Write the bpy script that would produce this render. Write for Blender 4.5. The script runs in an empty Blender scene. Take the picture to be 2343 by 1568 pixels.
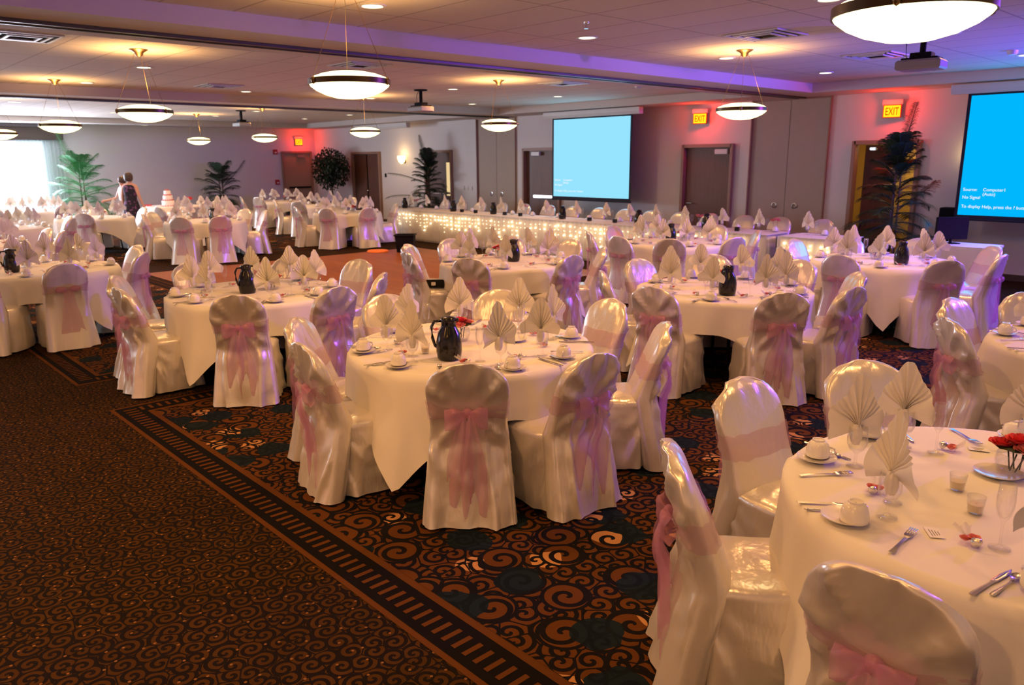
import bpy, bmesh, math, random
from mathutils import Vector, Matrix, noise
random.seed(7)
PI = math.pi
C = bpy.context.scene.collection
SC = bpy.context.scene
# ------------------------------------------------------------------ camera
EYE = Vector((0, 0, 1.95))
def view_axes(yaw, pitch, roll):
    cy, sy, cp, sp = math.cos(yaw), math.sin(yaw), math.cos(pitch), math.sin(pitch)
    fwd = Vector((cy*cp, sy*cp, -sp)); right = Vector((sy, -cy, 0)); down = fwd.cross(right)
    c, s = math.cos(roll), math.sin(roll)
    return right*c+down*s, down*c-right*s, fwd
RX, DN, FW = view_axes(2.39832045, .2314681, .00707898)
cd = bpy.data.cameras.new('camera'); cam = bpy.data.objects.new('camera', cd); C.objects.link(cam)
cd.sensor_width = 36; cd.lens = 1772/2343*36; cd.clip_start = .05; cd.clip_end = 200
m = Matrix((RX, -DN, -FW)).transposed().to_4x4(); m.translation = EYE
cam.matrix_world = m; SC.camera = cam
cd.dof.use_dof = True; cd.dof.focus_distance = 3.6; cd.dof.aperture_fstop = 4.5
F = 1772.0
def project(p):
    d = Vector(p)-EYE; z = d.dot(FW)
    if z < .1: return None
    return 1171.5+F*d.dot(RX)/z, 784+F*d.dot(DN)/z
def in_view(p, mg=60):
    q = project(p)
    return q is not None and -mg < q[0] < 2343+mg and -mg < q[1] < 1568+mg
# ------------------------------------------------------------------ world and light
W = bpy.data.worlds.new('world'); SC.world = W; W.use_nodes = True
W.node_tree.nodes['Background'].inputs[0].default_value = (.75, .87, 1, 1)
W.node_tree.nodes['Background'].inputs[1].default_value = 5.0
SC.view_settings.view_transform = 'Standard'; SC.view_settings.look = 'None'
SC.view_settings.exposure = -0.22; SC.view_settings.gamma = 1; SC.view_settings.use_curve_mapping = False
SC.cycles.use_denoising = True; SC.cycles.max_bounces = 7; SC.cycles.diffuse_bounces = 3
SC.cycles.glossy_bounces = 3; SC.cycles.transmission_bounces = 3; SC.cycles.transparent_max_bounces = 16
SC.cycles.sample_clamp_indirect = 4; SC.cycles.caustics_reflective = False; SC.cycles.caustics_refractive = False
WARM = (1, .475, .145)
def lamp(name, kind, loc, power, color, size=.15, target=None, spot=None, blend=.6, spread=None, sy=None):
    d = bpy.data.lights.new(name, kind); d.energy = power; d.color = color
    if kind == 'AREA':
        d.shape = 'DISK' if sy is None else 'RECTANGLE'; d.size = size
        if sy is not None: d.size_y = sy
        if spread: d.spread = spread
    elif kind == 'SPOT': d.spot_size = spot; d.spot_blend = blend; d.shadow_soft_size = size
    else: d.shadow_soft_size = size
    o = bpy.data.objects.new(name, d); C.objects.link(o); o.location = loc
    if target is not None:
        o.rotation_euler = (Vector(target)-Vector(loc)).to_track_quat('-Z', 'Y').to_euler()
    return o
# stage lighting standing at the right end of the hall: strong blue
lamp('stage_wash_light', 'SPOT', (.2, 12.6, 3.16), 2500, (.28, .07, 1), .12, (-7.5, 6.2, 1.0), math.radians(110), .5)
lamp('stage_ceiling_light', 'SPOT', (.6, 12.3, 1.3), 1700, (.10, .05, 1), .10, (-2.2, 10.9, 3.2), math.radians(74), 1.0)
# daylight through the far left glazing
lamp('window_daylight', 'AREA', (-25.6, 3.6, 1.6), 1000, (.74, .80, 1), 4.6, (-15, 4.2, 1.0), sy=2.0)
lamp('side_window_daylight', 'AREA', (-18.0, -5.7, 1.9), 30, (.66, .80, 1), 8.0, (-16, 4.5, 1.2), sy=1.6)
DOWN_P = 29
ROOM = dict(x0=-26.0, x1=1.4, y0=-6.0, y1=14.3, zc=3.2, zs=3.05)

# ------------------------------------------------------------------ materials
def new_mat(name):
    m = bpy.data.materials.new(name); m.use_nodes = True
    return m, m.node_tree, m.node_tree.nodes['Principled BSDF']
def pm(name, col, rough=.6, metal=0, spec=.5, emit=None, es=0, bump=0, bs=40, var=0, vs=6, coat=0, sheen=0, stretch=None):
    m, nt, b = new_mat(name)
    b.inputs['Base Color'].default_value = (*col, 1); b.inputs['Roughness'].default_value = rough
    b.inputs['Metallic'].default_value = metal; b.inputs['Specular IOR Level'].default_value = spec
    b.inputs['Coat Weight'].default_value = coat; b.inputs['Sheen Weight'].default_value = sheen
    if emit: b.inputs['Emission Color'].default_value = (*emit, 1); b.inputs['Emission Strength'].default_value = es
    tc = nt.nodes.new('ShaderNodeTexCoord'); vec = tc.outputs['Object']
    if stretch:
        mp = nt.nodes.new('ShaderNodeMapping'); mp.inputs['Scale'].default_value = stretch
        nt.links.new(vec, mp.inputs[0]); vec = mp.outputs[0]
    if var:
        n = nt.nodes.new('ShaderNodeTexNoise'); n.inputs['Scale'].default_value = vs; n.inputs['Detail'].default_value = 3
        nt.links.new(vec, n.inputs[0])
        mx = nt.nodes.new('ShaderNodeMix'); mx.data_type = 'RGBA'
        mx.inputs[6].default_value = (*[c*(1-var) for c in col], 1); mx.inputs[7].default_value = (*[min(1, c*(1+var)) for c in col], 1)
        nt.links.new(n.outputs[0], mx.inputs[0]); nt.links.new(mx.outputs[2], b.inputs['Base Color'])
    if bump:
        n = nt.nodes.new('ShaderNodeTexNoise'); n.inputs['Scale'].default_value = bs; n.inputs['Detail'].default_value = 3
        nt.links.new(vec, n.inputs[0])
        bp = nt.nodes.new('ShaderNodeBump'); bp.inputs['Strength'].default_value = bump; bp.inputs['Distance'].default_value = .01
        nt.links.new(n.outputs[0], bp.inputs['Height']); nt.links.new(bp.outputs[0], b.inputs['Normal'])
    return m
def sheer(name, col, alpha, em=None, es=0):
    m, nt, b = new_mat(name)
    nt.nodes.remove(b); out = nt.nodes['Material Output']
    t = nt.nodes.new('ShaderNodeBsdfTransparent'); d = nt.nodes.new('ShaderNodeBsdfDiffuse'); l = nt.nodes.new('ShaderNodeBsdfTranslucent')
    g = nt.nodes.new('ShaderNodeBsdfGlossy'); g.inputs['Roughness'].default_value = .35
    for n in (d, l): n.inputs['Color'].default_value = (*col, 1)
    g.inputs['Color'].default_value = (*[min(1, c*1.1) for c in col], 1)
    a = nt.nodes.new('ShaderNodeMixShader'); a.inputs[0].default_value = .4
    nt.links.new(d.outputs[0], a.inputs[1]); nt.links.new(l.outputs[0], a.inputs[2])
    c = nt.nodes.new('ShaderNodeMixShader'); c.inputs[0].default_value = .12
    nt.links.new(a.outputs[0], c.inputs[1]); nt.links.new(g.outputs[0], c.inputs[2])
    e = nt.nodes.new('ShaderNodeMixShader'); e.inputs[0].default_value = alpha
    nt.links.new(t.outputs[0], e.inputs[1]); nt.links.new(c.outputs[0], e.inputs[2]); nt.links.new(e.outputs[0], out.inputs[0])
    return m
def glassy(name, tint=(1, 1, 1), k=.16):
    m, nt, b = new_mat(name); nt.nodes.remove(b); out = nt.nodes['Material Output']
    t = nt.nodes.new('ShaderNodeBsdfTransparent'); t.inputs[0].default_value = (*tint, 1)
    g = nt.nodes.new('ShaderNodeBsdfGlossy'); g.inputs['Roughness'].default_value = .04
    lw = nt.nodes.new('ShaderNodeLayerWeight'); lw.inputs[0].default_value = .35
    mr = nt.nodes.new('ShaderNodeMapRange'); mr.inputs[3].default_value = .025; mr.inputs[4].default_value = .42
    nt.links.new(lw.outputs['Facing'], mr.inputs[0])
    e = nt.nodes.new('ShaderNodeMixShader'); nt.links.new(mr.outputs[0], e.inputs[0])
    nt.links.new(t.outputs[0], e.inputs[1]); nt.links.new(g.outputs[0], e.inputs[2]); nt.links.new(e.outputs[0], out.inputs[0])
    return m
def emis(name, col, s):
    m, nt, b = new_mat(name); nt.nodes.remove(b); out = nt.nodes['Material Output']
    e = nt.nodes.new('ShaderNodeEmission'); e.inputs[0].default_value = (*col, 1); e.inputs[1].default_value = s
    nt.links.new(e.outputs[0], out.inputs[0]); return m
M = {}
M['satin'] = pm('ivory_satin', (.80, .76, .71), .28, .45, .6, bump=.9, bs=6, sheen=.15, stretch=(2.0, 2.0, .7))
M['linen'] = pm('white_linen', (.82, .80, .77), .85, bump=.06, bs=14)
M['napkin'] = pm('cream_napkin', (.84, .81, .74), .85)
M['sash'] = sheer('pink_organza', (.80, .40, .62), .38)
M['band_sash'] = sheer('pink_organza_band', (.76, .44, .60), .30)
M['china'] = pm('white_china', (.86, .84, .80), .18, spec=.6, coat=.4)
M['steel'] = pm('stainless_steel', (.72, .70, .68), .18, 1)
M['glass'] = glassy('clear_glass')
M['black'] = pm('black_gloss', (.006, .006, .008), .16, spec=.5)
M['blackm'] = pm('black_matte', (.010, .010, .011), .8, spec=.15)
M['rose'] = pm('red_rose', (.85, .07, .08), .5, var=.3, vs=30)
M['pinkrose'] = pm('coral_rose', (.95, .26, .24), .5, var=.35, vs=30)
M['leaf'] = pm('leaf_green', (.035, .11, .03), .5, var=.4, vs=5)
M['leafdark'] = pm('dark_leaf_green', (.012, .035, .014), .5, var=.4, vs=5)
M['leafbright'] = pm('bright_leaf_green', (.03, .20, .05), .5, var=.5, vs=4)
M['trunk'] = pm('palm_trunk', (.10, .065, .035), .8)
M['wax'] = pm('candle_wax', (.85, .72, .50), .5)
M['paper'] = pm('card_paper', (.85, .84, .8), .7)
M['wall'] = pm('wall_paint', (.80, .76, .75), .85, var=.03, vs=2, bump=.05, bs=60)
M['wallpanel'] = pm('folding_panel_vinyl', (.50, .41, .34), .75, var=.05, vs=8)
M['fascia'] = pm('soffit_paint', (.70, .63, .58), .85)
M['track'] = pm('track_metal', (.10, .085, .07), .4, .6)
M['wooddoor'] = pm('walnut_door', (.13, .058, .035), .45, var=.35, vs=5, stretch=(6, 6, .5))
M['woodgrey'] = pm('worn_walnut_door', (.17, .085, .06), .5, var=.3, vs=5, stretch=(7, 7, .4))
M['frame'] = pm('door_frame_paint', (.35, .21, .15), .5)
M['beigedoor'] = pm('beige_metal_door', (.42, .30, .24), .6)
M['white'] = pm('white_plastic', (.75, .74, .72), .4)
M['grey'] = pm('grey_plastic', (.30, .28, .26), .4)
M['brass'] = pm('aged_brass', (.25, .16, .07), .35, .9)
M['band'] = pm('bronze_band', (.10, .06, .03), .35, .8)
M['bowl'] = emis('lit_glass_bowl', (1, .82, .42), 3.4)
M['bulb'] = emis('downlight_lamp', (1, .86, .55), 6)
M['fairy'] = emis('fairy_bulb', (1, .74, .36), 22)
M['fairyback'] = emis('fairy_bulb_small', (1, .72, .36), 14)
M['skirt'] = sheer('white_sheer_skirt', (.82, .78, .74), .50)
M['skirtin'] = pm('skirt_lining', (.80, .76, .72), .9)
M['red'] = pm('red_enamel', (.45, .03, .02), .4)
M['exitface'] = emis('exit_sign_face', (1, .50, .01), 2.0)
M['exitletter'] = emis('exit_sign_letters', (.75, .02, 0), .8)
M['s1'] = emis('projected_cyan', (.30, .76, .98), 1.18)
M['s2'] = emis('projected_blue', (.0, .48, 1.0), 1.15)
M['screenborder'] = pm('screen_black_border', (.012, .012, .03), .8)
M['stext'] = emis('projected_white_text', (.9, .97, 1), 1.15)
M['skin'] = pm('skin', (.62, .34, .24), .55)
M['hair'] = pm('brown_hair', (.06, .035, .022), .5)
M['whitecloth'] = pm('white_dress_cloth', (.82, .80, .80), .8)
M['cake'] = pm('white_icing', (.85, .82, .80), .5)
M['pot'] = pm('planter_brown', (.05, .03, .02), .6)
M['orange'] = pm('orange_disc', (.95, .22, .01), .5)
M['curtain'] = sheer('white_curtain', (.80, .86, .88), .88)
M['valance'] = pm('brown_valance', (.085, .06, .05), .8)
M['sconceglass'] = emis('sconce_glass', (1, .72, .30), 5)
M['yellowlitwall'] = pm('corridor_yellow_light_tint', (.62, .42, .12), .8)  # yellow of the lit corridor put into the wall colour

# ceiling tiles
def ceil_mat():
    m, nt, b = new_mat('ceiling_tiles'); tc = nt.nodes.new('ShaderNodeTexCoord')
    br = nt.nodes.new('ShaderNodeTexBrick'); br.offset = 0; br.squash = 1
    br.inputs['Scale'].default_value = 1; br.inputs['Brick Width'].default_value = 1.22; br.inputs['Row Height'].default_value = .61
    br.inputs['Mortar Size'].default_value = .012; br.inputs['Mortar Smooth'].default_value = .2
    br.inputs['Color1'].default_value = (.74, .66, .58, 1); br.inputs['Color2'].default_value = (.72, .64, .56, 1)
    br.inputs['Mortar'].default_value = (.48, .41, .36, 1)
    nt.links.new(tc.outputs['Object'], br.inputs[0]); nt.links.new(br.outputs[0], b.inputs['Base Color'])
    b.inputs['Roughness'].default_value = .9
    n = nt.nodes.new('ShaderNodeTexNoise'); n.inputs['Scale'].default_value = 90; nt.links.new(tc.outputs['Object'], n.inputs[0])
    bp = nt.nodes.new('ShaderNodeBump'); bp.inputs['Strength'].default_value = .12; bp.inputs['Distance'].default_value = .01
    nt.links.new(n.outputs[0], bp.inputs['Height']); nt.links.new(bp.outputs[0], b.inputs['Normal'])
    return m
M['ceiling'] = ceil_mat()
def wood_mat():
    m, nt, b = new_mat('parquet_dance_floor'); tc = nt.nodes.new('ShaderNodeTexCoord')
    br = nt.nodes.new('ShaderNodeTexBrick'); br.offset = .5
    br.inputs['Scale'].default_value = 1; br.inputs['Brick Width'].default_value = .9; br.inputs['Row Height'].default_value = .09
    br.inputs['Mortar Size'].default_value = .003
    br.inputs['Color1'].default_value = (.30, .085, .014, 1); br.inputs['Color2'].default_value = (.23, .062, .010, 1)
    br.inputs['Mortar'].default_value = (.10, .03, .01, 1)
    nt.links.new(tc.outputs['Object'], br.inputs[0]); nt.links.new(br.outputs[0], b.inputs['Base Color'])
    b.inputs['Roughness'].default_value = .45; b.inputs['Specular IOR Level'].default_value = .25; return m
M['parquet'] = wood_mat()
# swirl carpets: spirals drawn inside Voronoi cells
class NT:
    def __init__(s, nt): s.nt = nt
    def m(s, op, a, b=None, c=None):
        n = s.nt.nodes.new('ShaderNodeMath'); n.operation = op
        for i, v in enumerate((a, b, c)):
            if v is None: continue
            if isinstance(v, (int, float)): n.inputs[i].default_value = v
            else: s.nt.links.new(v, n.inputs[i])
        return n.outputs[0]
    def spiral(s, vec, scale, rnd, turns, width, seed=0):
        nt = s.nt
        if seed:
            mp = nt.nodes.new('ShaderNodeMapping'); mp.inputs['Location'].default_value = (seed, seed*.7, 0)
            nt.links.new(vec, mp.inputs[0]); vec = mp.outputs[0]
        v = nt.nodes.new('ShaderNodeTexVoronoi'); v.voronoi_dimensions = '2D'; v.inputs['Scale'].default_value = scale
        v.inputs['Randomness'].default_value = rnd; nt.links.new(vec, v.inputs['Vector'])
        sub = nt.nodes.new('ShaderNodeVectorMath'); sub.operation = 'SUBTRACT'
        nt.links.new(vec, sub.inputs[0]); nt.links.new(v.outputs['Position'], sub.inputs[1])
        sp = nt.nodes.new('ShaderNodeSeparateXYZ'); nt.links.new(sub.outputs[0], sp.inputs[0])
        th = s.m('DIVIDE', s.m('ARCTAN2', sp.outputs[1], sp.outputs[0]), 2*PI)
        sc = nt.nodes.new('ShaderNodeSeparateColor'); nt.links.new(v.outputs['Color'], sc.inputs[0])
        sign = s.m('SUBTRACT', s.m('MULTIPLY', s.m('GREATER_THAN', sc.outputs[0], .5), 2), 1)
        r = v.outputs['Distance']
        ph = s.m('ADD', s.m('MULTIPLY', r, turns), s.m('ADD', s.m('MULTIPLY', th, sign), sc.outputs[1]))
        fr = s.m('FRACT', ph)
        line = s.m('LESS_THAN', s.m('ABSOLUTE', s.m('SUBTRACT', fr, .5)), width)
        e = nt.nodes.new('ShaderNodeTexVoronoi'); e.voronoi_dimensions = '2D'; e.feature = 'DISTANCE_TO_EDGE'
        e.inputs['Scale'].default_value = scale; e.inputs['Randomness'].default_value = rnd; nt.links.new(vec, e.inputs['Vector'])
        edge = s.m('LESS_THAN', e.outputs['Distance'], .035)
        return s.m('MAXIMUM', line, edge), r, sc.outputs[2], vec
    def mix(s, f, a, b):
        n = s.nt.nodes.new('ShaderNodeMix'); n.data_type = 'RGBA'
        s.nt.links.new(f, n.inputs[0])
        for i, v in ((6, a), (7, b)):
            if isinstance(v, tuple): n.inputs[i].default_value = (*v, 1)
            else: s.nt.links.new(v, n.inputs[i])
        return n.outputs[2]
    def noise(s, vec, scale, det=1):
        n = s.nt.nodes.new('ShaderNodeTexNoise'); n.inputs['Scale'].default_value = scale; n.inputs['Detail'].default_value = det
        s.nt.links.new(vec, n.inputs[0]); return n.outputs[0]
def carpet_bump(t, nt, b, vec):
    bp = nt.nodes.new('ShaderNodeBump'); bp.inputs['Strength'].default_value = .35; bp.inputs['Distance'].default_value = .004
    nt.links.new(t.noise(vec, 400, 2), bp.inputs['Height']); nt.links.new(bp.outputs[0], b.inputs['Normal'])
    b.inputs['Roughness'].default_value = .95; b.inputs['Specular IOR Level'].default_value = .05
def carpet_field():
    m, nt, b = new_mat('carpet_small_scrolls'); t = NT(nt)
    tc = nt.nodes.new('ShaderNodeTexCoord'); vec = tc.outputs['Object']
    ln, r, rn, _ = t.spiral(vec, 11, .8, 2.6, .24)
    big = t.noise(vec, 3.5)
    br = t.mix(big, (.036, .016, .004), (.068, .030, .008))
    col = t.mix(ln, br, (.010, .007, .007))
    dots = nt.nodes.new('ShaderNodeTexVoronoi'); dots.voronoi_dimensions = '2D'; dots.inputs['Scale'].default_value = 9
    dots.inputs['Randomness'].default_value = 1; nt.links.new(vec, dots.inputs['Vector'])
    col = t.mix(t.m('LESS_THAN', dots.outputs['Distance'], .055), col, (.20, .09, .03))
    nt.links.new(col, b.inputs['Base Color']); carpet_bump(t, nt, b, vec); return m
def carpet_inlay():
    m, nt, b = new_mat('carpet_large_scrolls'); t = NT(nt)
    tc = nt.nodes.new('ShaderNodeTexCoord'); vec = tc.outputs['Object']
    l1, r1, n1, _ = t.spiral(vec, 3.6, .85, 3.6, .18)
    l2, r2, n2, _ = t.spiral(vec, 8.2, .85, 2.5, .22, 3.7)
    inb = t.m('MULTIPLY', t.m('LESS_THAN', r1, .40), t.m('GREATER_THAN', n1, .25))
    ring = t.m('MULTIPLY', t.m('LESS_THAN', t.m('ABSOLUTE', t.m('SUBTRACT', r1, .40)), .035), t.m('GREATER_THAN', n1, .25))
    lm = nt.nodes.new('ShaderNodeMix'); nt.links.new(inb, lm.inputs[0]); nt.links.new(l2, lm.inputs[2]); nt.links.new(l1, lm.inputs[3])
    ln = t.m('MAXIMUM', lm.outputs[0], ring)
    v = nt.nodes.new('ShaderNodeTexVoronoi'); v.voronoi_dimensions = '2D'; v.inputs['Scale'].default_value = 1.9
    nt.links.new(vec, v.inputs['Vector']); wob = t.m('MULTIPLY', t.noise(vec, 7), .28)
    beige = t.m('LESS_THAN', t.m('ADD', v.outputs['Distance'], wob), .28)
    v2 = nt.nodes.new('ShaderNodeTexVoronoi'); v2.voronoi_dimensions = '2D'; v2.inputs['Scale'].default_value = 2.3
    mp = nt.nodes.new('ShaderNodeMapping'); mp.inputs['Location'].default_value = (5.3, 2.2, 0); nt.links.new(vec, mp.inputs[0])
    nt.links.new(mp.outputs[0], v2.inputs['Vector'])
    blue = t.m('LESS_THAN', t.m('ADD', v2.outputs['Distance'], wob), .42)
    col = t.mix(beige, (.098, .035, .009), (.44, .22, .09))
    col = t.mix(ln, col, (.008, .007, .009))
    bl = t.mix(ln, (.009, .016, .024), (.006, .010, .015))
    col = t.mix(t.m('MULTIPLY', blue, t.m('SUBTRACT', 1, beige)), col, bl)
    nt.links.new(col, b.inputs['Base Color']); carpet_bump(t, nt, b, vec); return m
M['field'] = carpet_field(); M['inlay'] = carpet_inlay()
M['cbrown'] = pm('carpet_brown_line', (.095, .035, .010), 1, spec=.05)
M['cblack'] = pm('carpet_black_band', (.007, .006, .008), 1, spec=.05)

def floral():
    m, nt, b = new_mat('purple_floral_fabric'); t = NT(nt)
    tc = nt.nodes.new('ShaderNodeTexCoord')
    n = t.noise(tc.outputs['Object'], 14, 2)
    col = t.mix(t.m('GREATER_THAN', n, .56), (.012, .008, .018), (.16, .05, .16))
    nt.links.new(col, b.inputs['Base Color']); b.inputs['Roughness'].default_value = .8; return m
M['floral'] = floral()

# ------------------------------------------------------------------ mesh helpers
class B:
    def __init__(s): s.v = []; s.f = []; s.mi = []; s.cur = 0
    def add(s, vs, fs):
        o = len(s.v); s.v += [tuple(v) for v in vs]; s.f += [tuple(i+o for i in f) for f in fs]; s.mi += [s.cur]*len(fs); return s
    def box(s, c, d, rz=0):
        x, y, z = [k/2 for k in d]; cr, sr = math.cos(rz), math.sin(rz); vs = []
        for a in (-x, x):
            for b in (-y, y):
                for e in (-z, z): vs.append((c[0]+a*cr-b*sr, c[1]+a*sr+b*cr, c[2]+e))
        return s.add(vs, [(0, 1, 3, 2), (4, 6, 7, 5), (0, 4, 5, 1), (2, 3, 7, 6), (0, 2, 6, 4), (1, 5, 7, 3)])
    def quad(s, a, b, c, d): return s.add([a, b, c, d], [(0, 1, 2, 3)])
    def loft(s, loops, close=True, cap0=False, cap1=False):
        n = len(loops[0]); vs = [p for l in loops for p in l]; fs = []
        for i in range(len(loops)-1):
            for j in range(n if close else n-1):
                k = (j+1) % n; fs.append((i*n+j, i*n+k, (i+1)*n+k, (i+1)*n+j))
        if cap0: fs.append(tuple(range(n-1, -1, -1)))
        if cap1: fs.append(tuple((len(loops)-1)*n+j for j in range(n)))
        return s.add(vs, fs)
    def lathe(s, prof, n=20, c=(0, 0, 0), cap0=False, cap1=False):
        return s.loft([[(c[0]+r*math.cos(2*PI*j/n), c[1]+r*math.sin(2*PI*j/n), c[2]+z) for j in range(n)] for r, z in prof], True, cap0, cap1)
    def tube(s, pts, r, n=6, cap=True):
        pts = [Vector(p) for p in pts]; rs = r if isinstance(r, (list, tuple)) else [r]*len(pts); loops = []
        for i, p in enumerate(pts):
            d = (pts[min(i+1, len(pts)-1)]-pts[max(i-1, 0)]).normalized()
            a = d.cross(Vector((0, 0, 1)));
            if a.length < .05: a = d.cross(Vector((1, 0, 0)))
            a.normalize(); b = d.cross(a)
            loops.append([p+(a*math.cos(2*PI*j/n)+b*math.sin(2*PI*j/n))*rs[i] for j in range(n)])
        return s.loft(loops, True, cap, cap)
    def grid(s, fn, nu, nv):
        return s.loft([[fn(i/nu, j/nv) for j in range(nv+1)] for i in range(nu+1)], False)
    def ball(s, c, r, n=10, m=6, sq=(1, 1, 1)):
        return s.loft([[(c[0]+r*sq[0]*math.sin(PI*(i+.02)/(m+.04))*math.cos(2*PI*j/n), c[1]+r*sq[1]*math.sin(PI*(i+.02)/(m+.04))*math.sin(2*PI*j/n), c[2]+r*sq[2]*math.cos(PI*(i+.02)/(m+.04))) for j in range(n)] for i in range(m+1)], True, True, True)
    def mesh(s, name, mats, smooth=True, bevel=0):
        me = bpy.data.meshes.new(name); me.from_pydata(s.v, [], s.f)
        for mt in (mats if isinstance(mats, list) else [mats]): me.materials.append(mt)
        for p, i in zip(me.polygons, s.mi): p.material_index = i
        bm = bmesh.new(); bm.from_mesh(me)
        if bevel: bmesh.ops.bevel(bm, geom=bm.edges[:], offset=bevel, segments=2, affect='EDGES')
        bmesh.ops.recalc_face_normals(bm, faces=bm.faces); bm.to_mesh(me); bm.free()
        if smooth:
            for p in me.polygons: p.use_smooth = True
            if smooth != 'all':
                me.set_sharp_from_angle(angle=math.radians(50))
        me.update(); return me
    def obj(s, name, mats, parent=None, smooth=True, bevel=0):
        o = bpy.data.objects.new(name, s.mesh(name, mats, smooth, bevel)); C.objects.link(o)
        if parent: o.parent = parent
        return o
def empty(name, loc=(0, 0, 0), rz=0):
    o = bpy.data.objects.new(name, None); C.objects.link(o); o.location = loc; o.rotation_euler = (0, 0, rz); o.empty_display_size = .1; return o
def tag(o, label, cat, group=None):
    o['label'] = label; o['category'] = cat
    if group: o['group'] = group
    return o
def struct(o): o['kind'] = 'structure'; return o
KIDS = {}
def freeze(o):           # remember the children so that copies can be made quickly
    KIDS[o.name] = [(c, [g for g in c.children]) for c in o.children]; return o
def dup(root, loc=None, rz=0, scale=None):
    r = root.copy(); C.objects.link(r)
    if loc is not None: r.location = loc
    r.rotation_euler = (0, 0, rz)
    for c, gs in KIDS.get(root.name, []):
        k = c.copy(); C.objects.link(k); k.parent = r
        for g in gs:
            h = g.copy(); C.objects.link(h); h.parent = k
    return r
USED = set()
def place(proto, loc, rz):      # the first time moves the prototype itself, later copies it
    if proto.name not in USED:
        USED.add(proto.name)
        if proto.name not in KIDS: freeze(proto)
        FIRST[proto.name] = proto
        proto.location = loc; proto.rotation_euler = (0, 0, rz); return proto
    return dup(proto, loc, rz)
FIRST = {}
def N(p, f, seed=0): return noise.noise(Vector((p[0]*f+seed*13.1, p[1]*f+seed*7.3, p[2]*f+seed*3.9)))

# ------------------------------------------------------------------ the room
x0, x1, y0, y1, zc, zs = (ROOM[k] for k in ('x0', 'x1', 'y0', 'y1', 'zc', 'zs'))
T = .12
def slab(name, mat, a, b, **k):
    o = B().box([(a[i]+b[i])/2 for i in range(3)], [abs(b[i]-a[i]) for i in range(3)]).obj(name, mat, None, False, **k); return struct(o)
slab('floor', M['field'], (x0-T, y0-T, -.1), (x1+T, y1+T, 0))
slab('ceiling', M['ceiling'], (x0-T, y0-T, zc), (x1+T, y1+T, zc+.1))
# walls built with openings
def wall_with_holes(name, axis, pos, a0, a1, holes, mat, h=3.3, th=T):
    b = B(); cuts = sorted(holes, key=lambda q: q[0]); cur = a0
    def seg(u0, u1, z0, z1):
        if u1-u0 < 1e-4 or z1-z0 < 1e-4: return
        if axis == 'x': b.box(((u0+u1)/2, pos+th/2, (z0+z1)/2), (u1-u0, th, z1-z0))
        else: b.box((pos-th/2, (u0+u1)/2, (z0+z1)/2), (th, u1-u0, z1-z0))
    for h0, h1, z0, z1 in cuts:
        seg(cur, h0, 0, h); seg(h0, h1, 0, z0); seg(h0, h1, z1, h); cur = h1
    seg(cur, a1, 0, h)
    return struct(b.obj(name, mat, None, False))
DOORS = dict(a=(-23.42, -21.78), b=(-19.3, -18.05), c=(-15.02, -13.72), d=(-10.05, -8.87), e=(-6.38, -5.27))
DH = 2.24
POCK = [(-16.92, -15.34), (-8.48, -6.88)]
wall_with_holes('wall_back', 'x', y1, x0-T, x1+T, [(*DOORS[k], 0, DH) for k in 'abcde']+[(a, b, 0, zs) for a, b in POCK], M['wall'])
wall_with_holes('wall_left', 'y', x0, y0-T, y1, [(1.2, 5.75, .25, 2.62), (13.0, 14.1, 0, 2.3)], M['wall'])
wall_with_holes('wall_front', 'x', y0-T, x0-T, x1+T, [(-23, -13, .6, 2.5)], M['wall'])
o = B().box((x1+T/2, (y0+y1)/2, 1.65), (T, y1-y0, 3.3)).obj('wall_right', M['wall'], None, False); struct(o)
# soffit ring and partition beams hanging below the tile ceiling
BEAMS = [(-7.95, -6.8), (-16.15, -14.95)]
slab('ceiling_soffit_back', M['fascia'], (x0, 13.35, zs), (x1, y1, zc))
slab('ceiling_soffit_left', M['fascia'], (x0, y0, zs), (-24.72, 13.35, zc))
for i, (a, b) in enumerate(BEAMS):
    slab('ceiling_beam', M['fascia'], (a, y0, zs), (b, 13.35, zc))
    mid = (a+b)/2-.05
    t = B(); t.box((mid, (y0+14.2)/2, zs-.006), (.10, 14.2-y0, .03)); t.box((mid-.075, (y0+14.2)/2, zs-.012), (.035, 14.2-y0, .036)); t.box((mid+.075, (y0+14.2)/2, zs-.012), (.035, 14.2-y0, .036))
    struct(t.obj('trim_%d' % (i+1), M['track'], None, False))
slab('ceiling_soffit_right', M['fascia'], (.35, y0, zs), (x1, 13.35, zc))
for nm, a, b in (('baseboard_back', -26, 1.4),):
    bb = B(); cur = a
    for h0, h1 in sorted([DOORS[k] for k in 'abcde']+POCK):
        bb.box(((cur+h0-.06)/2, y1-.008, .05), (h0-.06-cur, .016, .10)); cur = h1+.06
    bb.box(((cur+b)/2, y1-.008, .05), (b-cur, .016, .10)); struct(bb.obj(nm, M['valance'], None, False))
struct(B().box((x0+.008, 9.4, .05), (.016, 7.1, .10)).obj('baseboard_left', M['valance'], None, False))
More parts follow.
